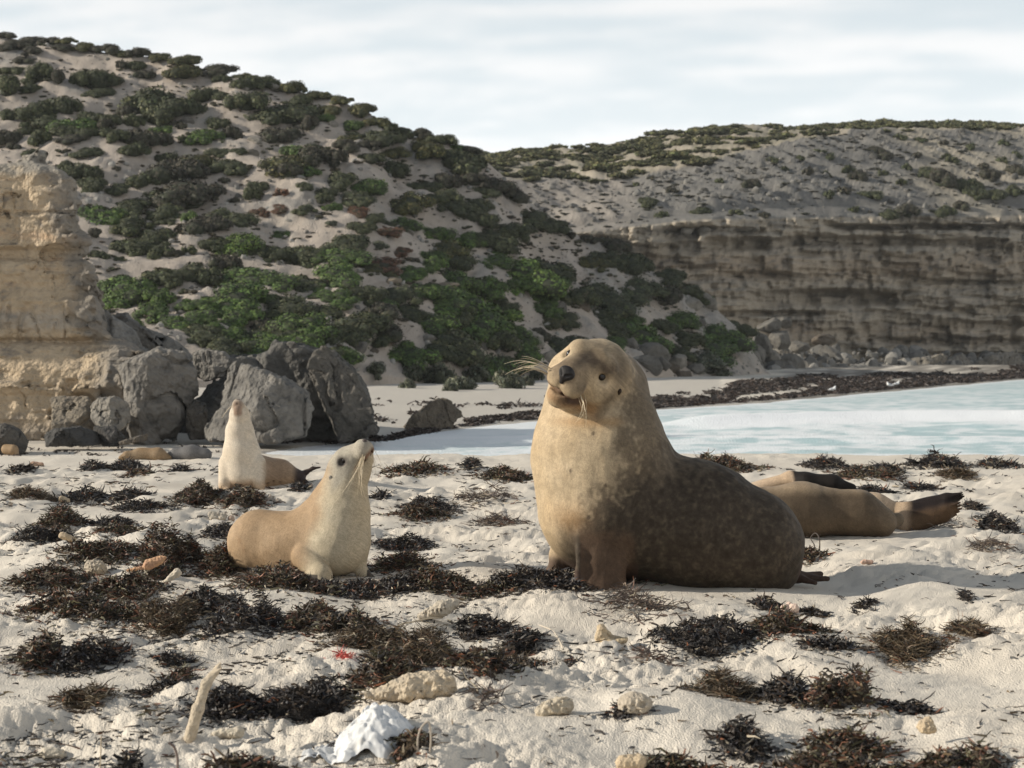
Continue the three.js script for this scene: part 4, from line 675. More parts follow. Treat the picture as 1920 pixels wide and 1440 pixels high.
// stones lying on the hill and round its foot
const STONES = [];
{
  const base = []; for (let k = 0; k < 7; k++) { const R = rng(100 + k), pl = []; for (let i = 0; i < 13; i++) { const z = 2 * R() - 1, a = 6.283 * R(), s = Math.sqrt(1 - z * z); pl.push([s * Math.cos(a), z, s * Math.sin(a), 0.48 + 0.34 * R()]); }
    const sdf = (x, y, z) => { let e = Math.hypot(x, y, z) - 1; for (const [a, b, c, o] of pl) e = smax(e, a * x + b * y + c * z - o, 0.015); return e - 0.13 * ridged(x * 1.7, y * 2.6 + k, z * 1.7, 3) - 0.07 * noise(x * 4.5, y * 5, z * 4.5); };
    base.push(polygonize(sdf, [-1.25, -1.25, -1.25], [1.25, 1.25, 1.25], 0.14, (x, y, z) => { const n = fbm(x * 1.7, y * 1.7 + k, z * 1.7, 4), m = noise(x * 8, y * 8, z * 8); return mul3(mix3([0.62, 0.60, 0.56], [1, 0.97, 0.92], clamp(0.5 + 1.3 * n)), (1 + 0.2 * m) * (1 - 0.5 * sstep(0.15, 0.5, fbm(x * 3, y * 3, z * 3 + 7, 3) + 0.2 * m))); }, 1.6, 0.7)); }
  const mats = { pale: [0.30, 0.28, 0.25], grey: [0.17, 0.16, 0.145], brown: [0.14, 0.115, 0.09], tan: [0.31, 0.255, 0.195] }, M = {};
  for (const k in mats) M[k] = grainMat({ color: new THREE.Color().setRGB(...mats[k]), bumpScale: 0.05, flatShading: true });
  const where = (px, py) => `${py < 300 ? 'high on hill' : py < 480 ? 'midway up hill' : py < 600 ? 'low on hill' : 'at hill foot'}, ${px < 420 ? 'above left cliff' : px < 700 ? 'above boulders' : px < 900 ? 'above beach rock' : px < 1040 ? 'left of bull head' : px < 1220 ? 'behind bull head' : px < 1420 ? 'right of bull head' : 'under far cliff'}`;
  const list = [
    // x, y, width, height, tone  (photograph pixels)
    [628, 262, 22, 16, 'grey'], [625, 228, 16, 16, 'pale'], [478, 272, 26, 18, 'pale'], [470, 298, 28, 12, 'pale'], [505, 250, 30, 14, 'grey'], [560, 236, 20, 12, 'grey'], [515, 172, 36, 14, 'pale'], [460, 186, 26, 10, 'pale'], [350, 225, 26, 20, 'grey'], [365, 205, 20, 24, 'grey'], [672, 205, 18, 10, 'pale'], [688, 200, 16, 12, 'grey'], [664, 336, 20, 8, 'pale'], [735, 268, 18, 8, 'pale'], [575, 398, 28, 14, 'grey'], [536, 346, 24, 14, 'grey'], [600, 372, 22, 12, 'pale'], [765, 434, 20, 12, 'pale'], [768, 468, 10, 8, 'pale'],
    [594, 526, 24, 12, 'pale'], [612, 545, 18, 8, 'pale'], [860, 528, 26, 10, 'pale'], [875, 534, 20, 10, 'pale'], [835, 545, 60, 16, 'tan'], [780, 536, 36, 12, 'pale'], [735, 534, 40, 14, 'tan'], [866, 488, 26, 14, 'grey'], [690, 572, 20, 8, 'pale'], [500, 603, 22, 16, 'grey'], [338, 588, 14, 12, 'pale'],
    [670, 652, 44, 32, 'grey'], [700, 655, 22, 16, 'brown'], [724, 648, 30, 18, 'tan'], [805, 652, 24, 18, 'pale'], [832, 637, 14, 14, 'pale'], [864, 618, 10, 12, 'pale'], [907, 655, 18, 26, 'grey'], [965, 618, 16, 14, 'pale'], [968, 632, 20, 16, 'pale'], [973, 648, 18, 16, 'pale'], [1000, 648, 40, 46, 'pale'], [1026, 675, 34, 32, 'pale'], [1044, 660, 16, 18, 'pale'], [952, 688, 8, 18, 'tan'],
    [1048, 582, 26, 40, 'grey'], [960, 572, 40, 16, 'pale'], [948, 590, 44, 14, 'pale'], [1135, 552, 30, 20, 'pale'], [1160, 554, 26, 22, 'pale'], [1183, 547, 24, 26, 'pale'], [1205, 554, 28, 22, 'pale'], [1224, 556, 22, 20, 'pale'], [1295, 572, 44, 36, 'pale'], [1325, 572, 44, 48, 'pale'], [1092, 580, 32, 46, 'brown'], [1310, 600, 22, 20, 'grey'],
    [1180, 652, 44, 30, 'grey'], [1222, 668, 58, 42, 'grey'], [1215, 695, 50, 40, 'grey'], [1268, 676, 46, 38, 'pale'], [1130, 668, 30, 24, 'grey'], [1166, 628, 20, 16, 'grey'], [1245, 700, 34, 26, 'grey'], [1285, 705, 36, 26, 'brown'], [1322, 690, 24, 20, 'grey'], [1368, 678, 36, 28, 'grey'], [1395, 645, 30, 42, 'brown'], [1408, 690, 34, 26, 'grey'], [1428, 650, 38, 44, 'grey'], [1440, 612, 46, 26, 'grey'], [1465, 640, 44, 40, 'grey'], [1482, 692, 50, 46, 'grey'], [1450, 668, 26, 20, 'pale'], [1520, 690, 40, 34, 'grey'], [1538, 705, 24, 20, 'tan'], [1500, 652, 36, 24, 'grey'], [1560, 664, 44, 24, 'grey'], [1575, 690, 40, 28, 'brown'], [1545, 640, 40, 22, 'brown'], [1370, 706, 28, 16, 'tan'], [1440, 702, 26, 18, 'brown'], [1340, 706, 24, 16, 'tan'], [1400, 684, 60, 52, 'grey'], [1386, 652, 52, 40, 'brown'], [1418, 668, 44, 44, 'grey'], [1362, 692, 52, 34, 'grey'], [1352, 672, 40, 28, 'grey'], [1300, 690, 40, 30, 'grey'], [1255, 690, 36, 26, 'brown'], [1465, 606, 36, 20, 'grey'],
    [1290, 432, 26, 16, 'pale'], [1320, 433, 22, 14, 'pale'], [1366, 428, 28, 14, 'pale'], [1392, 424, 36, 18, 'pale'], [1412, 428, 26, 14, 'pale'], [1205, 427, 28, 14, 'pale'], [1222, 440, 24, 12, 'pale'], [1808, 430, 34, 7, 'pale'],
  ];
  let k = 0;
  for (const [px, py, w, h, tone] of list) {
    let p; const onCliff = py < 450 && px > 1190, foot = px > 1340 && !onCliff;
    if (onCliff) { const d = CB(px) - 0.4 + 4.0; p = at(px, py, d); } else if (foot) { const d = 96 + (px - 1340) * 0.10 + (700 - py) * 0.10; p = at(px, py, d); } else p = onHill(px, py);
    const d = -p[2], s = d / F, R = rng(900 + k), o = mesh('stone', base[k++ % base.length], M[tone]);
    o.position.set(p[0], p[1], p[2]); o.scale.set(w * s * 0.56, h * s * 0.60, w * s * 0.55); o.rotation.set((R() - 0.5) * 0.6, R() * 6.28, (R() - 0.5) * 0.6);
    later(o, px, onCliff ? `pale boulder on the cliff rim ${px < 1260 ? 'far left end' : px < 1450 ? 'right above the bull' : 'near the right edge'}` : `${w > 38 ? 'large' : w > 24 ? 'mid-sized' : 'small'} ${tone} rock ${where(px, py)}`, 'rock', 'rocks on the hill and at its foot');
  }
  // rubble at the foot of the cliff and the small litter of stones on the slope: nobody could count it
  const parts = [], R = rng(77), small = base.slice(0, 4).map((g) => { const c = new THREE.IcosahedronGeometry(1, 1); const p = c.attributes.position; for (let i = 0; i < p.count; i++) { const x = p.getX(i), y = p.getY(i), z = p.getZ(i), q = 1 + 0.35 * noise(x * 1.4 + parts.length, y * 1.4, z * 1.4); p.setXYZ(i, x * q, y * q, z * q); } c.computeVertexNormals(); return c; });
  const rub = new THREE.InstancedMesh(small[1], new THREE.MeshStandardMaterial({ color: 0xffffff, roughness: 0.95 }), 5200), m = new THREE.Matrix4(), q = new THREE.Quaternion(), e = new THREE.Euler(), col = new THREE.Color();
  for (let i = 0; i < 5200; i++) {
    let p, s; if (i < 3700) { const px = -60 + 1480 * R(), yr = interp(RIDGE, px), yf = interp(FOOT, px), t = Math.pow(R(), 0.8), py = mix(yf, yr, t); p = onHill(px, py); const pat = fbm(p[0] * 0.21, 9, p[2] * 0.21, 3) + 0.5 * fbm(p[0] * 0.5, 3, p[2] * 0.5, 2); s = 0.04 + 0.16 * Math.pow(R(), 3); if (pat < 0.05 && R() < 0.75) s *= 0.4; }
    else if (i < 4400) { const px = 1380 + 560 * R(), py = mix(interp([[1380, 718], [1600, 708], [1920, 697]], px), interp([[1380, 640], [1600, 655], [1920, 668]], px), Math.pow(R(), 1.6)), d = 100 + (px - 1380) * 0.06 + (710 - py) * 0.25; p = at(px, py, d); s = 0.12 + 0.5 * Math.pow(R(), 3); }
    else { const v = 0.57 + 0.27 * R(); p = cliffXYZ(1000 + 950 * R(), v)[0]; s = 0.08 + 0.3 * Math.pow(R(), 3); }
    m.compose(new THREE.Vector3(...p), q.setFromEuler(e.set(R() * 6, R() * 6, R() * 6)), new THREE.Vector3(s * (0.7 + 0.7 * R()), s * (0.5 + 0.4 * R()), s)); rub.setMatrixAt(i, m);
    const b = (0.10 + 0.18 * R()) * (i >= 4400 ? 0.62 : i >= 3700 ? 0.75 : 1); rub.setColorAt(i, col.setRGB(b * 1.06, b, b * 0.9));
  }
  rub.name = numbered('rubble'); tag(rub, 'grey stony rubble strewn over the hill slope and the cliff foot', 'rubble', null, 'stuff'); scene.add(rub);
  // tilted slabs below the right cliff
  for (let i = 0; i < 9; i++) { const px = 1690 + i * 27 + 8 * R(), py = 695 - 0.03 * (px - 1690) - 6 * R(), L = 46 + 30 * R(); boulder(`tilted layered grey slab below the far cliff, ${['first', 'second', 'third', 'fourth', 'fifth', 'sixth', 'seventh', 'eighth', 'ninth'][i]} from the left`, 'tilted slabs at the foot of the far cliff', [[px - L, py + 8], [px - L * 0.4, py - 10 - 6 * R()], [px + L * 0.35, py - 24 - 8 * R()], [px + L * 0.6, py - 20], [px + L * 0.3, py], [px - L * 0.2, py + 10]], 126 + i * 0.9, 0.9, { cell: 0.16, bed: 0.35, groove: 0.12, gf: 3, c0: [0.24, 0.215, 0.18], c1: [0.36, 0.32, 0.26], facets: 3 }); }
}

// ───────── shrubs ─────────
const LEAFMAT = {};
for (const [k, c] of Object.entries({ d: [0.050, 0.060, 0.025], g: [0.062, 0.108, 0.022], o: [0.070, 0.072, 0.024], r: [0.105, 0.054, 0.030], k: [0.043, 0.041, 0.028], s: [0.115, 0.132, 0.096], y: [0.085, 0.140, 0.026] })) LEAFMAT[k] = new THREE.MeshStandardMaterial({ color: new THREE.Color().setRGB(...c), vertexColors: true, roughness: 0.8, side: THREE.DoubleSide });
const CORE = new THREE.MeshStandardMaterial({ color: new THREE.Color().setRGB(0.030, 0.034, 0.017), roughness: 0.95 }), TWIG = new THREE.MeshStandardMaterial({ color: new THREE.Color().setRGB(0.13, 0.105, 0.085), roughness: 0.9 });
// a dome of many lobes, each covered with leaf-sized triangles; unit: half width 1
function shrubShape(seed, leaves, size, lobes, flat, spiky) {
  const R = rng(seed), L = [];
  for (let i = 0; i < lobes; i++) { const a = i * 2.399 + 1.6 * R(), q = Math.sqrt((i + 0.3) / lobes) * (0.55 + 0.32 * R()), r = 0.17 + 0.25 * R() * R() + (1 - q) * 0.12; L.push([q * Math.cos(a) * (1.15 - 0.3 * R()), (1 - q * q) * 0.38 * flat + 0.10 * R() - 0.02, q * Math.sin(a), r, 0.65 + 0.7 * R()]); }
  const core = []; for (const [x, y, z, r] of [...L, [0, 0.06, 0, 0.5]]) { const g = new THREE.IcosahedronGeometry(r * 0.82, 1); g.scale(1, r === 0.5 ? 0.5 : 0.85, 1); g.translate(x, y, z); core.push(g); }
  const pos = [], col = [], nor = [];
  let tries = 0; while (pos.length / 9 < leaves && tries++ < leaves * 6) {
    const l = L[Math.floor(R() * lobes)], z = 2 * R() - 1, a = 6.283 * R(), s = Math.sqrt(1 - z * z), n = [s * Math.cos(a), z, s * Math.sin(a)]; if (n[1] < -0.35) continue;
    const r = l[3] * (0.90 + 0.22 * R()), c = [l[0] + n[0] * r, l[1] + n[1] * r * 0.85, l[2] + n[2] * r];
    if (c[1] < -0.15) continue; let inside = false; for (const m of L) if (m !== l && Math.hypot(c[0] - m[0], (c[1] - m[1]) / 0.85, c[2] - m[2]) < m[3] * 0.84) { inside = true; break; } if (inside) continue;
    let t = V.norm(V.cross(n, [R() - 0.5, R() - 0.5, R() - 0.5])), b = V.cross(n, t); const k = size * (0.45 + 1.0 * R() * R() + 0.25 * R()), lift = spiky ? 1.2 : 0.55;
    const tip = V.add(V.add(c, t, k * (spiky ? 0.3 : 1)), n, k * lift * (R() + 0.2)), p1 = V.add(V.add(c, b, k * 0.5), n, (R() - 0.5) * k * 0.6), p2 = V.add(V.add(c, b, -k * 0.5), n, (R() - 0.5) * k * 0.6);
    pos.push(...tip, ...p1, ...p2); const nn = V.norm(V.add(n, [R() - 0.5, R() - 0.5, R() - 0.5], 0.9)); nor.push(...nn, ...nn, ...nn);
    const w = l[4] * (0.5 + 1.0 * R()), hue = R(); const q = [w * (0.9 + 0.35 * hue), w, w * (0.8 + 0.3 * R())]; col.push(...q, ...q, ...q);
  }
  return { leaf: geom(pos, null, col, nor), core: mergeGeometries(core), };
}
const SHRUBS = [shrubShape(1, 1700, 0.085, 11, 1), shrubShape(2, 1700, 0.085, 9, 0.85), shrubShape(3, 1500, 0.09, 14, 0.7), shrubShape(4, 1700, 0.08, 13, 1.15), shrubShape(5, 1600, 0.085, 8, 1.0)];
const CUSHION = [shrubShape(11, 1700, 0.075, 16, 0.55), shrubShape(12, 1700, 0.075, 18, 0.5), shrubShape(13, 1700, 0.075, 15, 0.6)];
const SMALL = [shrubShape(21, 520, 0.17, 6, 1), shrubShape(22, 520, 0.17, 5, 0.9), shrubShape(23, 480, 0.18, 7, 0.8)];
const SALT = [shrubShape(31, 2000, 0.085, 10, 1.05, true), shrubShape(32, 2000, 0.085, 8, 1, true), shrubShape(33, 1800, 0.09, 9, 0.9, true)];
const protos = new Map();
function shrub(p, w, h, kind, k, name) {
  const set = kind === 's' ? SALT : w * F / -p[2] < 34 ? SMALL : h / w < 0.6 && kind !== 'k' ? CUSHION : SHRUBS, sh = set[k % set.length], key = kind + set.length + SHRUBS.indexOf(sh) + '/' + CUSHION.indexOf(sh) + '/' + SMALL.indexOf(sh) + '/' + SALT.indexOf(sh);
  let o; if (protos.has(key)) { o = protos.get(key).clone(); o.userData = {}; } else { o = new THREE.Group(); mesh('foliage', sh.leaf, LEAFMAT[kind], o); mesh('dark_core', sh.core, CORE, o); protos.set(key, o); o.userData = {}; }  // second part is an added dark filler mass inside the leaves, no real stem
  o.name = numbered(name ?? 'shrub'); scene.add(o); o.position.set(p[0], p[1], p[2]); o.scale.set(w / 2 / 0.93, h / 0.82, w / 2 / 0.93 * 0.95); o.rotation.y = k * 2.4; return o;
}
const TONE = { d: 'dark green', g: 'bright green', o: 'olive', r: 'reddish brown', k: 'dull grey-green', s: 'pale silvery', y: 'yellow-green' };
function shrubPlace(px, py) {
  const col = px < 150 ? 'above left cliff' : px < 270 ? 'above cliff corner' : px < 400 ? 'above the grey boulders' : px < 500 ? 'above the upright sea lion' : px < 610 ? 'above the leaning slabs' : px < 710 ? 'above the front sea lion' : px < 870 ? 'above the beach rock' : px < 1000 ? 'left of bull head' : px < 1180 ? 'above bull head' : 'right of bull head';
  const ridge = py - interp(RIDGE, px), row = ridge < 12 ? 'on skyline' : py < 230 ? 'near the hilltop' : py < 340 ? 'upper slope' : py < 440 ? 'middle slope' : py < 540 ? 'lower slope' : py < 640 ? 'near the hill foot' : 'at the hill foot';
  return `${row}, ${col}`;
}
const HILLSHRUBS = [
  [57, 61, 46, 16, 'k'], [95, 68, 38, 16, 'k'], [157, 81, 36, 20, 'o'], [207, 86, 34, 20, 'k'], [232, 95, 36, 18, 'o'], [260, 99, 34, 20, 'k'], [300, 107, 38, 16, 'o'], [350, 120, 50, 24, 'o'], [410, 124, 54, 20, 'k'], [462, 138, 36, 18, 'o'], [10, 62, 34, 14, 'k'], [125, 74, 30, 14, 'o'], [182, 84, 26, 14, 'k'],
  [25, 85, 50, 16, 'k'], [62, 95, 38, 16, 'k'], [115, 87, 36, 12, 'k'], [42, 118, 40, 18, 'k'], [22, 132, 40, 18, 'd'], [77, 140, 38, 36, 'd'], [57, 151, 34, 18, 'd'], [110, 150, 24, 32, 'k'], [175, 134, 58, 50, 'd'], [210, 141, 44, 28, 'd'], [150, 148, 28, 32, 'd'], [188, 166, 46, 20, 'd'], [255, 117, 34, 24, 'd'], [230, 118, 18, 20, 'k'], [272, 135, 30, 20, 'k'], [345, 137, 58, 34, 'o'], [385, 168, 48, 34, 'd'], [418, 152, 26, 18, 'd'], [415, 185, 28, 22, 'd'],
  [285, 172, 92, 64, 'd'], [328, 196, 74, 48, 'd'], [292, 208, 50, 38, 'd'], [240, 202, 32, 30, 'k'], [252, 228, 32, 34, 'd'], [462, 168, 50, 34, 'd'], [465, 197, 60, 46, 'd'], [15, 170, 48, 46, 'd'], [55, 168, 42, 22, 'd'], [68, 200, 62, 40, 'd'], [112, 192, 54, 46, 'd'], [170, 215, 48, 28, 'd'], [80, 216, 62, 30, 'd'], [14, 208, 26, 26, 'd'], [140, 232, 76, 40, 'g'], [125, 252, 42, 30, 'd'], [210, 229, 40, 26, 'd'], [198, 243, 26, 26, 'k'], [55, 233, 32, 20, 'd'], [77, 262, 40, 38, 'd'], [15, 248, 38, 36, 'k'], [25, 275, 24, 16, 'k'], [165, 267, 34, 26, 'd'], [138, 280, 46, 16, 'k'], [212, 270, 50, 30, 'd'], [262, 265, 50, 38, 'k'], [250, 293, 48, 32, 'd'], [302, 240, 34, 18, 'g'], [307, 260, 28, 30, 'k'], [342, 262, 14, 18, 'd'], [330, 225, 18, 14, 'k'], [338, 239, 20, 14, 'k'],
  [410, 222, 42, 28, 'd'], [435, 243, 30, 32, 'k'], [385, 252, 60, 30, 'g'], [416, 269, 14, 8, 'd'], [412, 284, 42, 18, 'd'], [450, 294, 26, 14, 'd'], [165, 298, 52, 16, 'd'], [60, 290, 28, 24, 'd'], [155, 322, 56, 38, 'd'], [172, 347, 54, 44, 'd'], [125, 312, 32, 20, 'd'], [365, 290, 62, 38, 'o'], [312, 283, 38, 30, 'd'], [335, 315, 84, 46, 'k'], [425, 310, 64, 28, 'd'], [265, 332, 52, 44, 'd'], [350, 345, 104, 56, 'k'], [300, 355, 72, 36, 'd'], [222, 358, 44, 26, 'd'], [310, 388, 50, 26, 'd'], [240, 374, 56, 28, 'd'], [190, 392, 88, 52, 'g'], [472, 350, 30, 40, 'd'], [440, 364, 16, 14, 'k'], [420, 340, 18, 12, 'k'], [220, 326, 14, 12, 'k'],
  [500, 157, 44, 26, 'd'], [472, 141, 36, 16, 'o'], [550, 163, 38, 30, 'o'], [595, 168, 40, 18, 'o'], [618, 190, 42, 24, 'o'], [638, 178, 40, 18, 'o'], [678, 190, 40, 28, 'o'], [705, 220, 42, 22, 'o'], [722, 232, 36, 22, 'd'], [750, 242, 40, 22, 'd'], [791, 252, 32, 24, 'k'], [828, 275, 46, 22, 'd'], [858, 288, 26, 18, 'g'], [883, 292, 30, 16, 'k'], [560, 185, 42, 26, 'd'], [538, 203, 98, 42, 'd'], [582, 222, 32, 38, 'k'], [522, 240, 60, 34, 'k'], [663, 213, 36, 22, 'g'], [610, 210, 32, 20, 'g'], [655, 247, 34, 22, 'o'], [662, 231, 36, 14, 'd'], [715, 252, 80, 34, 'd'], [648, 270, 46, 22, 'k'], [690, 270, 40, 18, 'k'], [550, 272, 46, 34, 'g'], [592, 272, 48, 26, 'd'], [535, 312, 80, 40, 'o'], [585, 300, 48, 36, 'k'], [625, 300, 44, 38, 'k'], [538, 334, 46, 26, 'k'], [575, 328, 42, 24, 'g'], [735, 281, 52, 24, 'o'], [692, 292, 38, 24, 'd'], [742, 300, 54, 42, 'd'], [638, 332, 58, 38, 'd'], [690, 338, 58, 46, 'g'],
  [485, 343, 36, 30, 'd'], [572, 358, 26, 24, 'd'], [612, 358, 42, 34, 'd'], [625, 380, 32, 30, 'g'], [530, 360, 22, 30, 'r'], [490, 385, 30, 18, 'r'], [528, 388, 38, 16, 'r'], [570, 395, 36, 20, 'd'], [527, 417, 32, 22, 'g'], [621, 418, 18, 12, 's'], [800, 280, 60, 42, 'o'], [870, 305, 70, 44, 'd'], [838, 296, 46, 26, 'd'], [795, 334, 52, 30, 'd'], [838, 335, 48, 32, 'k'], [767, 372, 76, 54, 'o'], [830, 367, 58, 34, 'd'], [852, 388, 58, 30, 'd'], [672, 372, 64, 30, 'd'], [670, 397, 44, 24, 'r'], [700, 417, 38, 22, 'd'], [680, 428, 48, 28, 'd'], [760, 410, 50, 30, 'g'], [730, 418, 32, 18, 'd'], [752, 428, 28, 14, 'd'], [818, 418, 56, 36, 'g'], [900, 404, 58, 38, 'd'], [898, 380, 52, 28, 'd'], [878, 438, 48, 38, 'g'], [905, 440, 42, 34, 'd'], [565, 447, 78, 56, 'd'], [577, 457, 34, 28, 'y'], [648, 450, 78, 42, 'd'], [664, 467, 26, 18, 'g'], [727, 444, 44, 22, 'r'], [712, 460, 26, 18, 's'], [750, 473, 40, 18, 'r'], [830, 453, 78, 38, 'o'], [805, 476, 46, 26, 'g'], [875, 302, 60, 36, 'd'], [930, 352, 50, 26, 'k'], [965, 372, 44, 24, 'k'], [890, 345, 44, 24, 'k'], [912, 365, 40, 20, 'd'], [995, 402, 72, 38, 'd'], [1035, 418, 58, 32, 'd'], [958, 420, 58, 44, 'd'], [925, 441, 76, 40, 'd'], [938, 462, 42, 20, 'g'],
  [245, 414, 62, 44, 'd'], [292, 430, 62, 38, 'd'], [240, 450, 62, 42, 'd'], [292, 454, 60, 42, 'd'], [238, 384, 52, 28, 'd'], [304, 391, 50, 28, 'd'], [312, 406, 28, 16, 'd'], [183, 476, 30, 28, 'd'], [178, 444, 28, 20, 'k'], [405, 392, 64, 40, 'd'], [440, 407, 60, 38, 'd'], [390, 425, 68, 34, 'k'], [357, 416, 24, 30, 'g'], [452, 446, 72, 50, 'y'], [402, 450, 48, 38, 'd'], [500, 454, 58, 42, 'd'], [425, 482, 42, 40, 'k'], [335, 438, 14, 18, 'k'], [355, 463, 22, 26, 'd'], [370, 496, 64, 52, 'd'], [232, 521, 96, 54, 'g'], [205, 540, 46, 24, 'y'], [225, 485, 20, 10, 'd'], [303, 508, 60, 46, 'd'], [295, 546, 50, 42, 'g'], [283, 576, 56, 36, 'g'], [347, 538, 18, 12, 'd'], [365, 571, 48, 26, 'g'], [472, 516, 94, 36, 'g'], [438, 549, 108, 58, 'g'], [440, 582, 74, 36, 'g'], [497, 551, 36, 26, 'g'], [572, 506, 70, 44, 'd'], [635, 508, 76, 40, 'g'], [540, 562, 84, 44, 'd'], [595, 566, 74, 42, 'd'], [492, 593, 30, 28, 'k'], [578, 606, 86, 60, 'g'], [630, 620, 70, 60, 'd'], [360, 598, 72, 32, 'g'], [410, 612, 68, 30, 'g'], [375, 623, 66, 36, 'd'], [420, 648, 68, 48, 'd'], [478, 637, 92, 42, 'g'], [368, 638, 32, 26, 'd'], [510, 656, 28, 22, 'g'], [247, 613, 38, 24, 'y'], [262, 649, 22, 22, 'd'], [420, 668, 62, 22, 's'],
  [635, 479, 78, 22, 'g'], [715, 489, 74, 30, 'r'], [810, 500, 44, 36, 'g'], [850, 472, 62, 38, 'd'], [777, 511, 44, 28, 'g'], [730, 519, 30, 18, 'o'], [855, 522, 72, 46, 'g'], [905, 514, 72, 56, 'g'], [680, 540, 58, 46, 'd'], [635, 550, 58, 28, 'g'], [602, 537, 38, 14, 'g'], [735, 554, 74, 32, 'd'], [790, 552, 54, 34, 'g'], [830, 567, 92, 32, 'g'], [905, 577, 108, 60, 'y'], [668, 602, 86, 60, 'd'], [712, 583, 66, 30, 'k'], [760, 661, 84, 42, 'g'], [840, 640, 90, 64, 'd'], [895, 610, 90, 54, 'g'], [925, 630, 70, 56, 'd'], [900, 674, 80, 50, 'g'], [950, 672, 60, 50, 'd'], [985, 674, 52, 40, 'g'],
  [928, 487, 48, 26, 'g'], [1025, 477, 96, 62, 'd'], [990, 509, 104, 58, 'y'], [1032, 530, 62, 50, 'g'], [970, 526, 40, 30, 'g'], [1113, 486, 42, 30, 'o'], [1145, 481, 50, 40, 'd'], [1185, 492, 66, 48, 'd'], [1150, 449, 46, 26, 'k'], [1186, 472, 38, 24, 'd'], [1070, 440, 20, 16, 'k'], [1103, 440, 26, 16, 'k'], [1255, 508, 48, 32, 'd'], [1285, 537, 46, 28, 'd'], [1310, 553, 38, 26, 'd'], [1113, 530, 96, 46, 'd'], [1185, 537, 98, 30, 'd'], [1082, 556, 58, 50, 'd'], [1252, 553, 40, 36, 'k'], [1200, 607, 98, 74, 'g'], [1225, 634, 66, 30, 'g'], [1275, 587, 56, 38, 'g'], [1293, 621, 44, 40, 'd'], [1350, 616, 86, 44, 'g'], [1335, 651, 86, 26, 'g'], [1285, 633, 32, 26, 'd'], [1065, 626, 94, 50, 'd'], [1025, 568, 48, 34, 'g'], [1034, 589, 46, 28, 'o'], [1012, 612, 30, 18, 'k'], [1320, 672, 64, 36, 's'], [1140, 600, 44, 24, 'd'], [1100, 645, 46, 26, 'g'], [1150, 650, 40, 20, 'g'],
  [560, 640, 60, 34, 'g'], [600, 655, 56, 34, 'd'], [640, 664, 50, 30, 'g'], [715, 640, 40, 26, 'd'], [720, 620, 60, 30, 'k'], [800, 610, 70, 40, 'g'], [770, 590, 60, 30, 'd'], [860, 596, 60, 34, 'd'], [820, 668, 60, 40, 'd'], [870, 660, 60, 46, 'g'], [960, 610, 50, 30, 'g'], [985, 640, 50, 34, 'g'], [1050, 655, 50, 34, 'd'], [1015, 545, 50, 30, 'g'], [940, 545, 50, 30, 'd'], [1130, 575, 50, 28, 'd'], [1160, 610, 50, 34, 'd'], [1170, 575, 46, 24, 'g'], [1240, 600, 40, 30, 'd'], [1270, 645, 50, 30, 'd'], [1345, 640, 50, 26, 'd'], [520, 600, 50, 30, 'd'], [540, 630, 46, 28, 'd'], [700, 560, 50, 24, 'g'], [655, 520, 40, 26, 'd'], [760, 530, 44, 20, 'g'], [450, 615, 60, 28, 'd'], [330, 610, 50, 26, 'g'], [325, 470, 30, 20, 'k'], [690, 500, 40, 18, 'o'], [870, 545, 50, 26, 'g'], [1385, 615, 46, 30, 'd'], [1060, 590, 50, 30, 'd'],
];
HILLSHRUBS.forEach(([px, py, w, h, kind], k) => {
  const p = onHill(px, py + h * 0.36), s = -p[2] / F, low = py > 330 && kind !== 'k', o = shrub([p[0], p[1] - 0.05 * h * s, p[2]], w * s * (py > 480 ? 1.56 : 1.42), Math.max(h * (low ? 0.72 : 0.95), (low ? 0.27 : 0.34) * w) * s, kind, k); o.rotation.set(low ? 0.44 : 0.34, k * 2.4, px > 800 ? -0.12 : 0, 'ZXY');
  later(o, px, `${w > 70 ? 'broad ' : w < 30 ? 'small ' : ''}${TONE[kind]} shrub ${shrubPlace(px, py)}`, 'shrub', 'shrubs on the dune hill');
});
// the silvery bushes along the foot of the dune
[[675, 693, 66, 44], [738, 696, 62, 38], [782, 692, 56, 36], [822, 699, 64, 44], [893, 699, 58, 38], [767, 718, 36, 20], [862, 718, 62, 26], [845, 724, 38, 20], [953, 709, 60, 40], [706, 690, 40, 30], [1004, 702, 34, 26], [985, 712, 30, 24]].forEach(([px, py, w, h], k) => {
  const q = py + h * 0.45, p = q < 712 ? onHill(px, q) : hit(px, q), s = -p[2] / F, o = shrub([p[0], p[1] - 0.05, p[2]], w * s, h * s * 1.05, 's', k, 'saltbush'); p[1] = Math.max(p[1], ground(p[0], p[2]) - 0.1);
  later(o, px, `${w < 42 ? 'small ' : ''}silvery saltbush in the row behind the far beach`, 'shrub', 'silvery bushes behind the far beach');
});
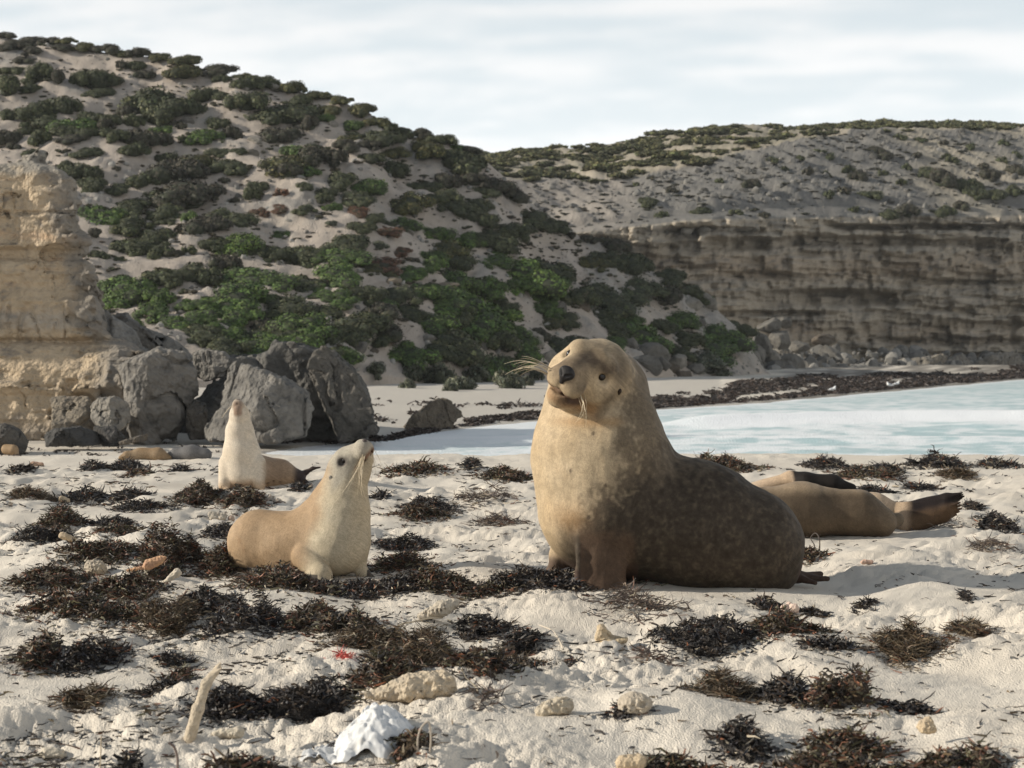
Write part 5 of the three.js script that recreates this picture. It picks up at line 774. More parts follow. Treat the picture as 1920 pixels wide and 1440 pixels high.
// bushes on the cliff's slope
const SLOPESHRUBS = [[1660, 298, 34, 18], [1700, 318, 26, 14], [1740, 330, 44, 24], [1765, 345, 56, 30], [1810, 350, 70, 36], [1830, 365, 50, 24], [1720, 300, 22, 12], [1775, 300, 20, 12], [1785, 310, 24, 14], [1855, 340, 40, 22], [1870, 372, 44, 22], [1900, 366, 40, 24], [1905, 325, 36, 20], [1880, 310, 26, 14], [1905, 300, 22, 14], [1610, 338, 36, 20], [1590, 325, 26, 18], [1630, 368, 50, 16], [1700, 395, 44, 20], [1670, 400, 50, 20], [1770, 395, 46, 22], [1800, 385, 40, 20], [1548, 326, 26, 14], [1556, 300, 24, 14], [1515, 330, 22, 18], [1500, 305, 18, 12], [1450, 305, 24, 10], [1410, 360, 34, 18], [1315, 393, 44, 16], [1380, 397, 26, 12], [1435, 402, 26, 10], [1215, 392, 48, 22], [1240, 402, 30, 14], [1260, 366, 26, 10], [1350, 348, 20, 12], [1195, 352, 24, 12], [1225, 345, 22, 10], [1470, 322, 18, 12], [1535, 290, 24, 10], [1580, 365, 30, 14], [1555, 375, 26, 16], [1600, 392, 22, 14], [1640, 285, 40, 14], [1880, 275, 30, 12], [1820, 285, 22, 12], [1770, 275, 20, 10], [1725, 268, 30, 10], [1690, 262, 26, 10], [1845, 318, 26, 14], [1690, 352, 24, 14], [1655, 335, 18, 12]];
SLOPESHRUBS.forEach(([px, py, w, h], k) => {
  const yt = smooth(CTOP, px, 30), ys = smooth(CSLOPE, px, 20), v = 0.55 + 0.3 * clamp((py + h * 0.3 - yt) / (ys - yt)), [p] = cliffXYZ(px, v), s = -p[2] / F, o = shrub([p[0], p[1] - 0.1, p[2]], w * s * 1.1, h * s * 1.1, k % 3 ? 'd' : 'k', k);
  later(o, px, `${w > 38 ? 'broad' : 'small'} dark shrub on slope above far cliff, ${py < 310 ? 'near plateau' : py < 365 ? 'midway' : 'near rim'}${px < 1500 ? ', left half' : ''}`, 'shrub', 'shrubs on the slope above the far cliff');
});
// a mat of low heath on the plateau behind, and dry tufts between the shrubs: nobody could count them
{
  const R = rng(41), n1 = 900, inst = (geo, mat, n, name, label, place) => { const im = new THREE.InstancedMesh(geo, mat, n), m = new THREE.Matrix4(), q = new THREE.Quaternion(), up = new THREE.Vector3(0, 1, 0), c = new THREE.Color(); let k = 0; for (let i = 0; i < n; i++) { const t = place(i); if (!t) continue; const [p, w, h, col] = t; m.compose(new THREE.Vector3(...p), q.setFromAxisAngle(up, R() * 6.28), new THREE.Vector3(w, h, w)); im.setMatrixAt(k, m); im.setColorAt(k++, c.setRGB(...col)); } im.count = k; im.name = numbered(name); tag(im, label, name === 'heath' ? 'heath' : 'tufts', null, 'stuff'); scene.add(im); };
  const bushy = (sh) => mergeGeometries([(() => { const g = sh.leaf.clone(); return g; })(), (() => { const g = sh.core.clone(); g.deleteAttribute('uv'); g.setAttribute('color', new THREE.BufferAttribute(new Float32Array(g.attributes.position.count * 3).fill(0.55), 3)); return g; })()]);
  const white = new THREE.MeshStandardMaterial({ color: 0xffffff, vertexColors: true, roughness: 0.85, side: THREE.DoubleSide });
  inst(bushy(SMALL[0]), white, 1500, 'heath', 'low dark heath covering the plateau behind the hill and cliff', () => {
    const px = 860 + 1150 * R(), v = 0.845 + 0.26 * Math.pow(R(), 0.8), [p] = cliffXYZ(px, v), bare = fbm(p[0] * 0.09, 4, p[2] * 0.09, 3); if (bare > 0.18 && R() < 0.85) return null;
    const w = 0.7 + 1.3 * R() * R(), c = mix3([0.050, 0.056, 0.027], [0.085, 0.088, 0.038], R()); return [[p[0], p[1] - 0.1, p[2]], w, w * (0.45 + 0.25 * R()), c];
  });
  inst(bushy(SMALL[2]), white, 2600, 'dry_tufts', 'small dry twiggy tufts scattered on the bare sand between the shrubs', (i) => {
    const px = -60 + 1420 * R(), yr = interp(RIDGE, px), yf = interp(FOOT, px) - 14, t = Math.pow(R(), 0.7), py = mix(yf, yr, t), p = onHill(px, py), pat = fbm(p[0] * 0.3, 21, p[2] * 0.3, 3) + (py < 200 ? 0.15 : 0) + (px > 900 && py < 480 ? 0.25 : 0); if (pat < 0.02 && R() < 0.8) return null;
    const w = 0.10 + 0.26 * R() * R(), c = mix3([0.075, 0.062, 0.045], [0.055, 0.062, 0.034], R()); return [p, w, w * (0.6 + 0.5 * R()), c];
  });
  inst(bushy(SMALL[1]), white, 900, 'dry_tufts', 'small dark tufts dotting the grey slope above the far cliff', () => { const px = 960 + 1000 * R(), [p] = cliffXYZ(px, 0.56 + 0.29 * R()), pat = fbm(p[0] * 0.12, 31, p[2] * 0.12, 3); if (pat < 0 && R() < 0.7) return null; const w = 0.15 + 0.45 * R() * R(); return [p, w, w * 0.5, mix3([0.06, 0.055, 0.042], [0.045, 0.05, 0.03], R())]; });
}

// ───────── seaweed thrown up on the sand ─────────
const WEED = new THREE.MeshPhysicalMaterial({ color: 0xffffff, vertexColors: true, roughness: 0.55, side: THREE.DoubleSide, specularIntensity: 0.7 });
const WEEDBED = new THREE.MeshStandardMaterial({ vertexColors: true, roughness: 0.9, bumpMap: GRAIN, bumpScale: 0.012 });
const PALETTE = {
  b: [[0.016, 0.014, 0.013], [0.028, 0.022, 0.018], [0.045, 0.032, 0.022], [0.022, 0.020, 0.022]],
  f: [[0.050, 0.034, 0.020], [0.085, 0.062, 0.036], [0.115, 0.088, 0.052], [0.030, 0.022, 0.015], [0.095, 0.060, 0.035]],
  m: [[0.020, 0.016, 0.013], [0.050, 0.036, 0.022], [0.080, 0.055, 0.030], [0.028, 0.022, 0.018], [0.100, 0.045, 0.026], [0.065, 0.058, 0.030]],
  t: [[0.085, 0.060, 0.048], [0.055, 0.042, 0.036], [0.12, 0.09, 0.066]],
  p: [[0.42, 0.075, 0.06], [0.50, 0.14, 0.11], [0.36, 0.06, 0.05]],
};
function frondPush(B, R, p, dir, L, w, c, segs, droop, curl) {
  let [x, y, z] = p, d = V.norm(dir), side = V.norm(V.cross(d, [R() - 0.5, R() - 0.5, R() - 0.5])); const st = L / segs, n0 = B.pos.length / 3;
  for (let i = 0; i <= segs; i++) {
    const k = w * 0.5 * (i === segs ? 0.35 : 1 - 0.35 * i / segs), s = 0.72 + 0.56 * R(); B.pos.push(x + side[0] * k, y + side[1] * k, z + side[2] * k, x - side[0] * k, y - side[1] * k, z - side[2] * k); for (let q = 0; q < 2; q++) B.col.push(c[0] * s, c[1] * s, c[2] * s);
    x += d[0] * st; y += d[1] * st; z += d[2] * st; d = V.norm([d[0] + (R() - 0.5) * curl, d[1] + (R() - 0.5) * curl - droop, d[2] + (R() - 0.5) * curl]); side = V.norm(V.add(side, [R() - 0.5, R() - 0.5, R() - 0.5], 0.7));
  }
  for (let i = 0; i < segs; i++) { const a = n0 + i * 2; B.idx.push(a, a + 1, a + 3, a, a + 3, a + 2); }
}
let weedTotal = 0;
function weedHeap(label, x0, y0, x1, y1, kind = 'm', o = {}) {
  const bottom = hit((x0 + x1) / 2, y1), dFront = -bottom[2], ppx = F / dFront, hpx = y1 - y0, R = rng(Math.round(x0 * 31 + y0 * 17 + x1));
  let hgt = Math.min(o.tall ?? 0.62, 1) * hpx / ppx; hgt = Math.min(hgt, o.maxH ?? 0.20); const per = F * EYE / (dFront * dFront), depth = clamp((hpx - hgt * ppx * 0.75) / per, 0.10, 1.1), half = (x1 - x0) / ppx / 2, rz = depth / 2;
  const cx = bottom[0], cz = bottom[2] - rz * 0.95, y00 = ground(cx, cz), seed = R() * 100;
  const root = thing('seaweed_heap', [cx, y00, cz]);
  const rim = (a) => 0.78 + 0.50 * noise(Math.cos(a) * 1.6 + seed, Math.sin(a) * 1.6, 3) + 0.30 * noise(Math.cos(a) * 4 + seed, Math.sin(a) * 4, 7);
  const top = (u, v) => { const q = Math.hypot(u, v), e = q / Math.max(0.25, rim(Math.atan2(v, u))), hole = noise(u * half * 7 + seed, v * rz * 7, 9) - 0.42; if (e >= 1 || hole > 0) return -1; return Math.pow(1 - e * e, 0.7) * (0.35 + 0.95 * clamp(0.45 + 1.1 * noise(u * half * 5 + seed, v * rz * 5, 2) + 0.6 * noise(u * half * 13 + seed, v * rz * 13, 5))) * sstep(0, -0.25, hole); };
  const pal = PALETTE[kind], mean = mul3(pal.reduce((a, c) => V.add(a, c), [0, 0, 0]), 0.75 / pal.length);
  const nr = 10, na = Math.round(clamp(half * 2 / 0.03, 18, 60));
  if (kind !== 't' && kind !== 'p') mesh('weed_mat', sheet(na, nr, (a, r) => { const t = a * 6.28318, e = Math.max(0.25, rim(t)) * 0.93 * r, u = Math.cos(t) * e, v = Math.sin(t) * e, x = u * half, z = v * rz, h = Math.max(0, top(u, v)) * hgt * 0.72 - (top(u, v) < 0 ? 0.03 : 0) + 0.012 * noise((cx + x) * 30, 3, (cz + z) * 30) - (r > 0.98 ? 0.05 : 0.004), s = 0.7 + 0.6 * R(); return [x, ground(cx + x, cz + z) - y00 + h, z, mean[0] * s, mean[1] * s, mean[2] * s, (cx + x) * 4, (cz + z) * 4]; }), WEEDBED, root);
  const area = Math.PI * half * rz, big = dFront > 14 ? 1.6 : 1, fine = kind === 'f' || kind === 'p', count = Math.round(clamp(area * (o.density ?? (fine ? 16000 : kind === 't' ? 1700 : 8500)) / (big * big), 60, 6500)); weedTotal += count;
  const B = { pos: [], col: [], idx: [] }; let made = 0, tries = 0;
  while (made < count && tries++ < count * 4) {
    const a = R() * 6.28318, r = Math.sqrt(R()) * 1.3, u = Math.cos(a) * r, v = Math.sin(a) * r, t = top(u, v); if (t < 0 && R() < 0.86) continue; made++;
    const x = u * half, z = v * rz, y = ground(cx + x, cz + z) - y00 + Math.max(0, t) * hgt * (0.55 + 0.45 * R()) + 0.004, az = R() * 6.28318, up = t < 0 ? 0.12 : kind === 't' ? 0.5 * R() : 0.15 + 0.85 * R() * R();
    const L = (fine ? 0.022 + 0.045 * R() : kind === 't' ? 0.05 + 0.10 * R() : 0.025 + 0.06 * R() * R() + 0.01 * R()) * big, w = (fine ? 0.0032 + 0.003 * R() : kind === 't' ? 0.005 + 0.003 * R() : 0.0048 + 0.0065 * R()) * big;
    let c = pal[Math.floor(R() * pal.length)]; const odd = R(); if (kind !== 'p' && odd < 0.035) c = [0.26, 0.22, 0.16]; else if (kind !== 'p' && odd < 0.07) c = [0.15, 0.06, 0.03]; c = mul3(c, 0.7 + 1.05 * R()); frondPush(B, R, [x, y, z], [Math.cos(az), up, Math.sin(az)], L, w, c, fine ? 2 : 3, fine ? 0.25 : 0.22, fine ? 1.9 : 1.5);
  }
  const fr = mesh('fronds', geom(B.pos, B.idx, B.col), WEED, root); fr.userData.kind = 'stuff';
  if (kind === 'b' || kind === 'm') {                       // small floats among the fronds
    const gs = []; for (let i = 0; i < count / 14; i++) { const a = R() * 6.28, r = Math.sqrt(R()) * 0.9, u = Math.cos(a) * r, v = Math.sin(a) * r, t = Math.max(0, top(u, v)), g = new THREE.OctahedronGeometry((0.005 + 0.005 * R()) * big, 0); g.translate(u * half, ground(cx + u * half, cz + v * rz) - y00 + t * hgt + 0.008, v * rz); const c = mul3(pal[i % pal.length], 1.6); g.setAttribute('color', new THREE.BufferAttribute(new Float32Array(24 * 3).map((_, j) => c[j % 3]), 3)); gs.push(g); }
    if (gs.length) mesh('floats', mergeGeometries(gs), WEED, root).userData.kind = 'stuff';
  }
  later(root, (x0 + x1) / 2, label, 'seaweed', 'heaps of seaweed on the sand'); return root;
}
const WEEDLIST = [
  // the near right corner
  ['low dark weed between the big band and the front sea lion flipper', 425, 1088, 625, 1128, 'm', { maxH: 0.06 }], ['low black weed below the front sea lion chest, right part', 640, 1086, 790, 1126, 'b', { maxH: 0.06 }], ['low brown weed halfway to the bull along the band', 790, 1090, 985, 1124, 'm', { maxH: 0.05 }], ['dark weed left of the brown mound at the edge of the band', 90, 1030, 245, 1072, 'm', { maxH: 0.1 }], ['dark weed joining the left band to the black shaggy heap', 300, 1108, 425, 1160, 'b', { maxH: 0.1 }], ['brown weed below the shaggy heap, left of the fuzzy part', 600, 1180, 760, 1228, 'f', { maxH: 0.08 }], ['dark weed joining the lower left band', 120, 1120, 330, 1172, 'm', { maxH: 0.1 }],
  ['big dark seaweed heap at the bottom right corner with a black hump', 1350, 1338, 1462, 1418, 'b'], ['broad brown seaweed heap at the bottom right edge of the picture', 1530, 1340, 1690, 1425, 'm'], ['low brown seaweed mat along the bottom edge right of centre', 1160, 1400, 1420, 1452, 'm'], ['wide low seaweed mat along the bottom edge at right', 1400, 1395, 1700, 1460, 'm'], ['seaweed mat running off the bottom right corner', 1670, 1392, 1930, 1465, 'm'],
  ['tall dark seaweed heap with a black peak, right foreground', 1520, 1246, 1668, 1350, 'm', { maxH: 0.26, tall: 0.8 }], ['round blackish seaweed clump left of the tall peaked heap', 1432, 1254, 1532, 1330, 'b'], ['fuzzy olive brown seaweed left of the round blackish clump', 1298, 1246, 1450, 1318, 'f'], ['thin black seaweed tail trailing right from the tall peaked heap', 1655, 1312, 1785, 1344, 'b', { maxH: 0.05 }],
  ['large black seaweed heap on sand in front of the bull, left half', 1235, 1145, 1442, 1216, 'b'], ['large black seaweed heap on sand in front of the bull, right half', 1410, 1146, 1566, 1206, 'm'], ['black seaweed tail at the right end of the large black heap', 1515, 1190, 1622, 1228, 'b'],
  ['fuzzy brown seaweed heap near the right edge of the sand', 1655, 1160, 1800, 1234, 'f'], ['thin brown seaweed arm beside the right edge of the picture', 1785, 1160, 1890, 1204, 'f'], ['sparse brown seaweed and stems before the bull flippers', 1120, 1085, 1285, 1165, 't'], ['sparse purplish seaweed scrap right of the curled sponge', 1155, 1206, 1272, 1246, 't'],
  ['small black seaweed scrap left of the pink sponge cluster', 1413, 1110, 1472, 1138, 'b'], ['small black seaweed scrap right of the pink sponge cluster', 1494, 1116, 1560, 1142, 'b'], ['tiny black seaweed sprig on bare sand below the bull rump', 1603, 1120, 1652, 1136, 'b'], ['tiny dark tuft alone on sand at the right', 1806, 1116, 1832, 1134, 'b'], ['black seaweed under the holed sponge', 1138, 1344, 1222, 1368, 'b'],
  // the bank between the front sea lion and the bull
  ['long black seaweed bank right under the front sea lion', 545, 1076, 740, 1120, 'b', { maxH: 0.055 }], ['brown black seaweed bank midway between front sea lion and bull', 720, 1066, 910, 1120, 'm'], ['dark seaweed bank against the bull fore flippers', 890, 1070, 1135, 1124, 'b', { maxH: 0.09 }], ['dark weed heaped round the base of the bull near fore flipper', 1040, 1070, 1195, 1106, 'b', { maxH: 0.075 }], ['dark seaweed at the rear of the front sea lion', 430, 1050, 575, 1108, 'm'], ['reddish brown seaweed right of the front sea lion chest', 690, 1036, 800, 1075, 'm'], ['sparse weed scraps on sand before the bull flippers', 1135, 1072, 1260, 1100, 'm', { maxH: 0.05 }],
  ['dark seaweed heap in the middle foreground, left part', 560, 1124, 715, 1206, 'm'], ['dark seaweed heap in the middle foreground, fuzzy right part', 690, 1150, 872, 1238, 'f'], ['black seaweed heap behind the ridged shell', 845, 1133, 958, 1182, 'b'], ['rounded black seaweed clump right of the ridged shell', 930, 1160, 1026, 1206, 'b'], ['grey brown seaweed below the rounded black clump', 900, 1198, 1036, 1238, 'f'], ['black seaweed clump at the end of the white cord', 1040, 1200, 1100, 1236, 'b'],
  ['thick dark seaweed heap behind the sponge block, reddish top', 620, 1216, 800, 1318, 'm', { maxH: 0.22 }], ['black seaweed left of the thick heap with pink tuft', 528, 1252, 650, 1325, 'b'], ['brown green seaweed heap behind the right end of the sponge block', 800, 1224, 965, 1306, 'm'], ['thin dark seaweed arm right of the sponge block', 945, 1248, 1026, 1275, 'b'], ['seaweed clump at the right foot of the white sheet', 730, 1372, 806, 1442, 'm'], ['low black seaweed scraps left of the white sheet', 606, 1380, 676, 1412, 'b'], ['thin black sprigs on sand right of the white sheet', 880, 1312, 936, 1346, 't'],
  // the left foreground
  ['low dark seaweed along the left edge, lower row', 0, 1052, 152, 1102, 'm'], ['dark seaweed band left of the orange sponge', 135, 1080, 305, 1134, 'm'], ['broad dark seaweed band at the left edge below the pale ball', 0, 1108, 235, 1168, 'm'], ['brown seaweed between left band and middle heap', 225, 1116, 358, 1188, 'f'], ['black shaggy seaweed heap, largest of the left middle band', 355, 1122, 525, 1206, 'b', { maxH: 0.2 }], ['dark seaweed heap left of the middle foreground heap', 510, 1122, 640, 1198, 'm'],
  ['dark seaweed on a sand mound at the left edge', 0, 1188, 92, 1262, 'm'], ['black seaweed heap with sand on it, left foreground', 78, 1190, 212, 1258, 'b'], ['upright olive tuft of seaweed standing on sand at left', 84, 1254, 202, 1336, 'f', { maxH: 0.26, tall: 0.85 }], ['small black sprigs left of the driftwood top', 286, 1218, 356, 1248, 'b'], ['small brown clump left of the driftwood stick', 296, 1244, 360, 1278, 'm'], ['low black scraps left of the driftwood foot', 248, 1272, 338, 1302, 'b'], ['long black seaweed strip behind the driftwood stick', 330, 1272, 490, 1340, 'b'], ['long black seaweed strip right of the driftwood stick', 470, 1262, 645, 1332, 'b'], ['dark seaweed cut off by the bottom edge, left of centre', 350, 1424, 535, 1460, 'm'], ['black sprig standing on sand at the bottom left', 205, 1392, 252, 1442, 'b', { maxH: 0.14 }],
  ['tall brown seaweed mound left of the front sea lion', 230, 992, 385, 1075, 'm', { maxH: 0.27, tall: 0.85 }], ['dark seaweed mound against the front sea lion rump', 335, 1012, 450, 1084, 'm', { maxH: 0.2 }], ['dark tangled seaweed in the left middle, spread wide', 48, 958, 132, 1004, 'm'], ['seaweed strip at the left edge above the tan sponge', 0, 994, 122, 1030, 'b'], ['dark seaweed clump left behind the brown mound', 150, 968, 235, 998, 'b'], ['dark seaweed in front of the left behind clump', 148, 985, 265, 1034, 'm'], ['seaweed band around the orange sponge', 222, 1048, 335, 1095, 'm'],
  ['brown seaweed patch left of the small yellow stone', 0, 918, 76, 956, 'f'], ['black seaweed patch right of the small yellow stone', 88, 908, 172, 946, 'b'], ['black seaweed patch in the sand, left middle distance', 188, 918, 268, 944, 'b'], ['long black seaweed strip in the sand, left middle distance', 203, 946, 312, 970, 'b'], ['brown seaweed patch below the sleeping sea lions', 298, 916, 402, 960, 'm'], ['dark seaweed patch below the upright sea lion', 398, 924, 492, 962, 'm'], ['thin black seaweed strip above the front sea lion rump', 372, 976, 448, 1000, 'b'],
  ['small black clump left of the sleeping sea lions', 141, 864, 173, 889, 'b'], ['black strip below the golden sleeping sea lion', 192, 862, 248, 883, 'b'], ['small black clump below the grey sleeping sea lion', 314, 872, 347, 889, 'b'], ['thin brown strip below the sleeping sea lions', 220, 884, 277, 899, 'm'], ['dark strip at the left edge of the middle sand', 0, 880, 47, 897, 'b'], ['thin dark weed beside the right flipper of the upright sea lion', 545, 916, 575, 930, 'b'],
  // behind and right
  ['black seaweed clump right of the front sea lion', 740, 926, 852, 955, 'b'], ['black seaweed strip right of the front sea lion chest', 724, 952, 836, 976, 'm'], ['dark seaweed heap right of the front sea lion shoulder', 690, 996, 804, 1031, 'b'], ['tiny dark scrap beside the front sea lion throat', 694, 922, 722, 938, 'b'], ['seaweed on the sand crest right of the front sea lion nose', 716, 876, 836, 899, 'm'], ['small dark heap on the sand crest left of the bull', 866, 868, 902, 890, 'b'], ['low seaweed on the sand crest beside the bull chest', 895, 880, 1002, 906, 'm'], ['thin weed scraps left of the bull belly', 860, 918, 965, 945, 't'], ['brown weed scraps left of the bull flippers', 890, 955, 990, 985, 't'],
  ['dark seaweed ridge on the crest right of the bull neck', 1276, 850, 1440, 886, 'm'], ['small black heap on the crest above the sleeping sea lion flipper', 1524, 858, 1598, 881, 'b'], ['wide brown heap on the crest right of the flipper', 1580, 876, 1702, 905, 'm'], ['black mound on the crest behind the wide brown heap', 1653, 864, 1702, 886, 'b'], ['tallest black mound on the crest at right', 1722, 853, 1834, 882, 'b', { maxH: 0.2, tall: 0.9 }], ['low black strip on the crest at the right edge', 1852, 867, 1930, 882, 'b'], ['small brown heap below the tallest crest mound', 1766, 887, 1840, 905, 'f'], ['black heap right of the sleeping sea lion body', 1609, 906, 1690, 931, 'b'], ['triangular black heap above the spread hind flippers', 1707, 905, 1770, 923, 'b'], ['tiny black scrap right of the spread hind flippers', 1816, 940, 1852, 955, 'b'], ['black tangle at the right edge beside the hind flippers', 1871, 960, 1930, 1006, 'b'], ['dark weed with curled stems behind the bull rump', 1490, 1026, 1553, 1050, 'm'], ['bare twiggy stems on sand at the right edge', 1840, 1018, 1925, 1052, 't'], ['faint scattered weed below the hind flippers', 1720, 968, 1812, 992, 't', { maxH: 0.05 }],
];
for (const [label, x0, y0, x1, y1, kind, o] of WEEDLIST) weedHeap(label, x0, y0, x1, y1, kind, o);
console.log('fronds', weedTotal);

// crumbs of weed strewn between the heaps
{
  const R = rng(303), B = { pos: [], col: [], idx: [] };
  for (let i = 0; i < 11000; i++) {
    const px = -80 + 2080 * R(), py = 872 + 580 * Math.pow(R(), 1.25), p = hit(px, py), pat = fbm(p[0] * 0.9, 3, p[2] * 0.9, 3) + (px < 900 ? 0.12 : 0) - (px > 1300 && py > 940 ? 0.16 : 0) + (px < 1120 && py > 985 && py < 1265 ? 0.16 : 0) - (py > 1265 ? 0.14 : 0); if (pat < 0.16 && R() < 0.9) continue;
    const n = 1 + Math.floor(R() * 3), pal = PALETTE[R() < 0.6 ? 'b' : R() < 0.7 ? 'm' : 'f'], far = -p[2] > 13 ? 1.7 : 1;
    for (let j = 0; j < n; j++) { const x = p[0] + (R() - 0.5) * 0.06, z = p[2] + (R() - 0.5) * 0.06, a = R() * 6.28; frondPush(B, R, [x, ground(x, z) + 0.006, z], [Math.cos(a), 0.25 * R(), Math.sin(a)], (0.02 + 0.07 * R() * R()) * far, (0.004 + 0.007 * R()) * far, mul3(pal[Math.floor(R() * pal.length)], 0.8 + 0.8 * R()), 2, 0.15, 0.9); }
  }
  tag(mesh('weed_scraps', geom(B.pos, B.idx, B.col), WEED), 'small scraps of dark seaweed strewn over the sand', 'seaweed', null, 'stuff');
}
// the thick wrack along the far waterline: nobody could count its pieces
{
  const R = rng(404), B = { pos: [], col: [], idx: [] }, line = [[690, 842], [760, 822], [850, 806], [930, 796], [1000, 790], [1100, 782], [1200, 772], [1300, 764], [1400, 757], [1500, 748], [1600, 739], [1700, 731], [1800, 722], [1920, 711], [2050, 700]];
  const top = [[690, 838], [760, 812], [850, 790], [930, 780], [1000, 774], [1100, 764], [1200, 752], [1300, 730], [1400, 715], [1500, 704], [1600, 701], [1700, 699], [1800, 695], [1920, 686], [2050, 676]];
  const put = (px, py, big) => { const p = hit(px, py), d = -p[2], k = d / 45 * big; for (let j = 0; j < 2; j++) { const a = R() * 6.28, x = p[0] + (R() - 0.5) * 0.3 * k, z = p[2] + (R() - 0.5) * 0.4 * k; frondPush(B, R, [x, ground(x, z) + 0.03 * k * R(), z], [Math.cos(a), 0.25 + 0.5 * R(), Math.sin(a)], (0.10 + 0.16 * R()) * k, (0.05 + 0.05 * R()) * k, mul3([0.030, 0.021, 0.017], 0.6 + 1.2 * R()), 2, 0.5, 0.9); } };
  for (let i = 0; i < 26000; i++) { const px = 690 + 1330 * R(), v = R(), y0 = interp(line, px) - 3, y1 = interp(top, px), pat = noise(px * 0.011, v * 2.2, 3) + 0.6 * noise(px * 0.04, v * 5, 9) + 0.35 * noise(px * 0.12, v * 9, 2); if (pat + 0.6 * (0.75 - v) + (px < 1000 ? -0.15 : 0.06) < 0.12) continue; put(px, mix(y0, y1, v), 0.7); }
  for (let i = 0; i < 2600; i++) { const px = 700 + 700 * R(), py = mix(745, 800, R()), pat = noise(px * 0.012, py * 0.09, 7) + 0.5 * noise(px * 0.05, py * 0.3, 2); if (pat < 0.28 || py > interp(top, px)) continue; put(px, py, 0.8); }
  for (let i = 0; i < 900; i++) { const px = 490 + 230 * R(), py = 818 + 14 * R(); if (noise(px * 0.03, py * 0.2, 3) < 0) continue; put(px, py, 0.8); }
  for (let i = 0; i < 500; i++) { const px = -40 + 480 * R(), py = 838 + 22 * R(); if (noise(px * 0.02, py * 0.3, 13) < 0.25) continue; put(px, py, 0.7); }
  tag(mesh('wrack_band', geom(B.pos, B.idx, B.col), WEED), 'dark band of rotting seaweed along the far waterline', 'seaweed', null, 'stuff');
}

// ───────── driftwood, sponges, stones and the white sheet ─────────
const FIND = (c, o) => new THREE.MeshStandardMaterial({ vertexColors: true, roughness: 0.9, bumpMap: GRAIN, bumpScale: 0.004, ...o });
const FINDMAT = FIND();
function lump(name, label, category, px, py, sdfOf, c0, c1, o = {}) {   // stands where the pixel meets the sand; sdfOf gets metres per pixel
  const p = hit(px, py), k = -p[2] / F, y = ground(p[0], p[2]), field = sdfOf((x, yy, z = 0) => [(x - px) * k, (py - yy) * k, z], k), amp = o.amp ?? 0.004;
  const sdf = (x, yy, z) => field(x, yy, z) + 1.5 * amp * (noise(x * 26, yy * 26, z * 26) + 0.7 * noise(x * 60, yy * 60, z * 60) + 0.5 * noise(x * 120, yy * 120, z * 120)), r = (o.r ?? 60) * k;
  const m = mesh(name, polygonize(sdf, [-r, -r * (o.low ?? 0.4), -r * 0.8], [r, r * (o.high ?? 1), r * 0.8], o.cell ?? r / 34, (x, yy, z) => { const n = fbm(x * 14, yy * 14, z * 14, 4); const g = (c0[0] + c0[1] + c0[2]) / 3, w = [mix(c0[0], g * 1.02, 0.3), c0[1], mix(c0[2], g * 0.98, 0.3)]; return mul3(mix3(mix3(w, c1, clamp(0.5 + 1.3 * n)), mul3(w, 0.45), sstep(0.15, 0.5, fbm(x * 32, yy * 32, z * 32, 3)) * 0.7), 0.92 + 0.2 * noise(x * 90, yy * 90, z * 90)); }, 1.6, 4), FINDMAT);
  m.position.set(p[0], y + (o.up ?? 0), p[2]); tag(m, label, category); return m;
}
const bone = [0.50, 0.42, 0.31], bone2 = [0.62, 0.54, 0.42], tan = [0.46, 0.33, 0.19], tan2 = [0.58, 0.45, 0.29];
lump('driftwood', 'pale driftwood stick stuck upright in the sand, left foreground', 'driftwood', 352, 1384, (q) => blend([cone(q(352, 1396, 0), q(372, 1325, 0.01), 0.021, 0.019, 0.01), cone(q(372, 1325, 0.01), q(388, 1278, 0.0), 0.0185, 0.0165, 0.012), cone(q(388, 1278, 0), q(408, 1250, -0.01), 0.0165, 0.013, 0.012), cone(q(408, 1250, -0.01), q(414, 1238, -0.01), 0.011, 0.004, 0.006), cone(q(404, 1258, 0), q(417, 1248, 0.005), 0.009, 0.004, 0.006)]), [0.42, 0.33, 0.22], [0.58, 0.48, 0.35], { r: 160, cell: 0.005, low: 0.15, amp: 0.0016 });
lump('sponge', 'long tan sponge block lying behind the white sheet', 'sponge', 770, 1326, (q) => blend([cone(q(705, 1308, 0.0), q(770, 1300, 0), 0.022, 0.046, 0.02), cone(q(770, 1300, 0), q(828, 1298, -0.01), 0.05, 0.052, 0.03), cone(q(800, 1284, 0), q(840, 1288, -0.01), 0.03, 0.034, 0.02), cone(q(690, 1310, 0.01), q(676, 1306, 0.02), 0.012, 0.004, 0.01)]), [0.44, 0.345, 0.23], [0.58, 0.47, 0.33], { r: 110, cell: 0.006, amp: 0.007 });
lump('sponge', 'curled tan sponge lying open on bare sand before the bull', 'sponge', 1148, 1200, (q) => blend([cone(q(1128, 1172, 0.01), q(1126, 1188, 0.01), 0.020, 0.024, 0.015), cone(q(1126, 1188, 0.01), q(1140, 1198, 0.02), 0.022, 0.016, 0.012), cone(q(1140, 1198, 0.02), q(1172, 1194, 0.02), 0.016, 0.012, 0.012), cone(q(1128, 1178, -0.03), q(1150, 1194, -0.03), 0.018, 0.014, 0.02), cone(q(1150, 1194, -0.03), q(1174, 1194, 0), 0.014, 0.01, 0.01)]), [0.50, 0.36, 0.20], [0.62, 0.49, 0.31], { r: 48, cell: 0.005 });
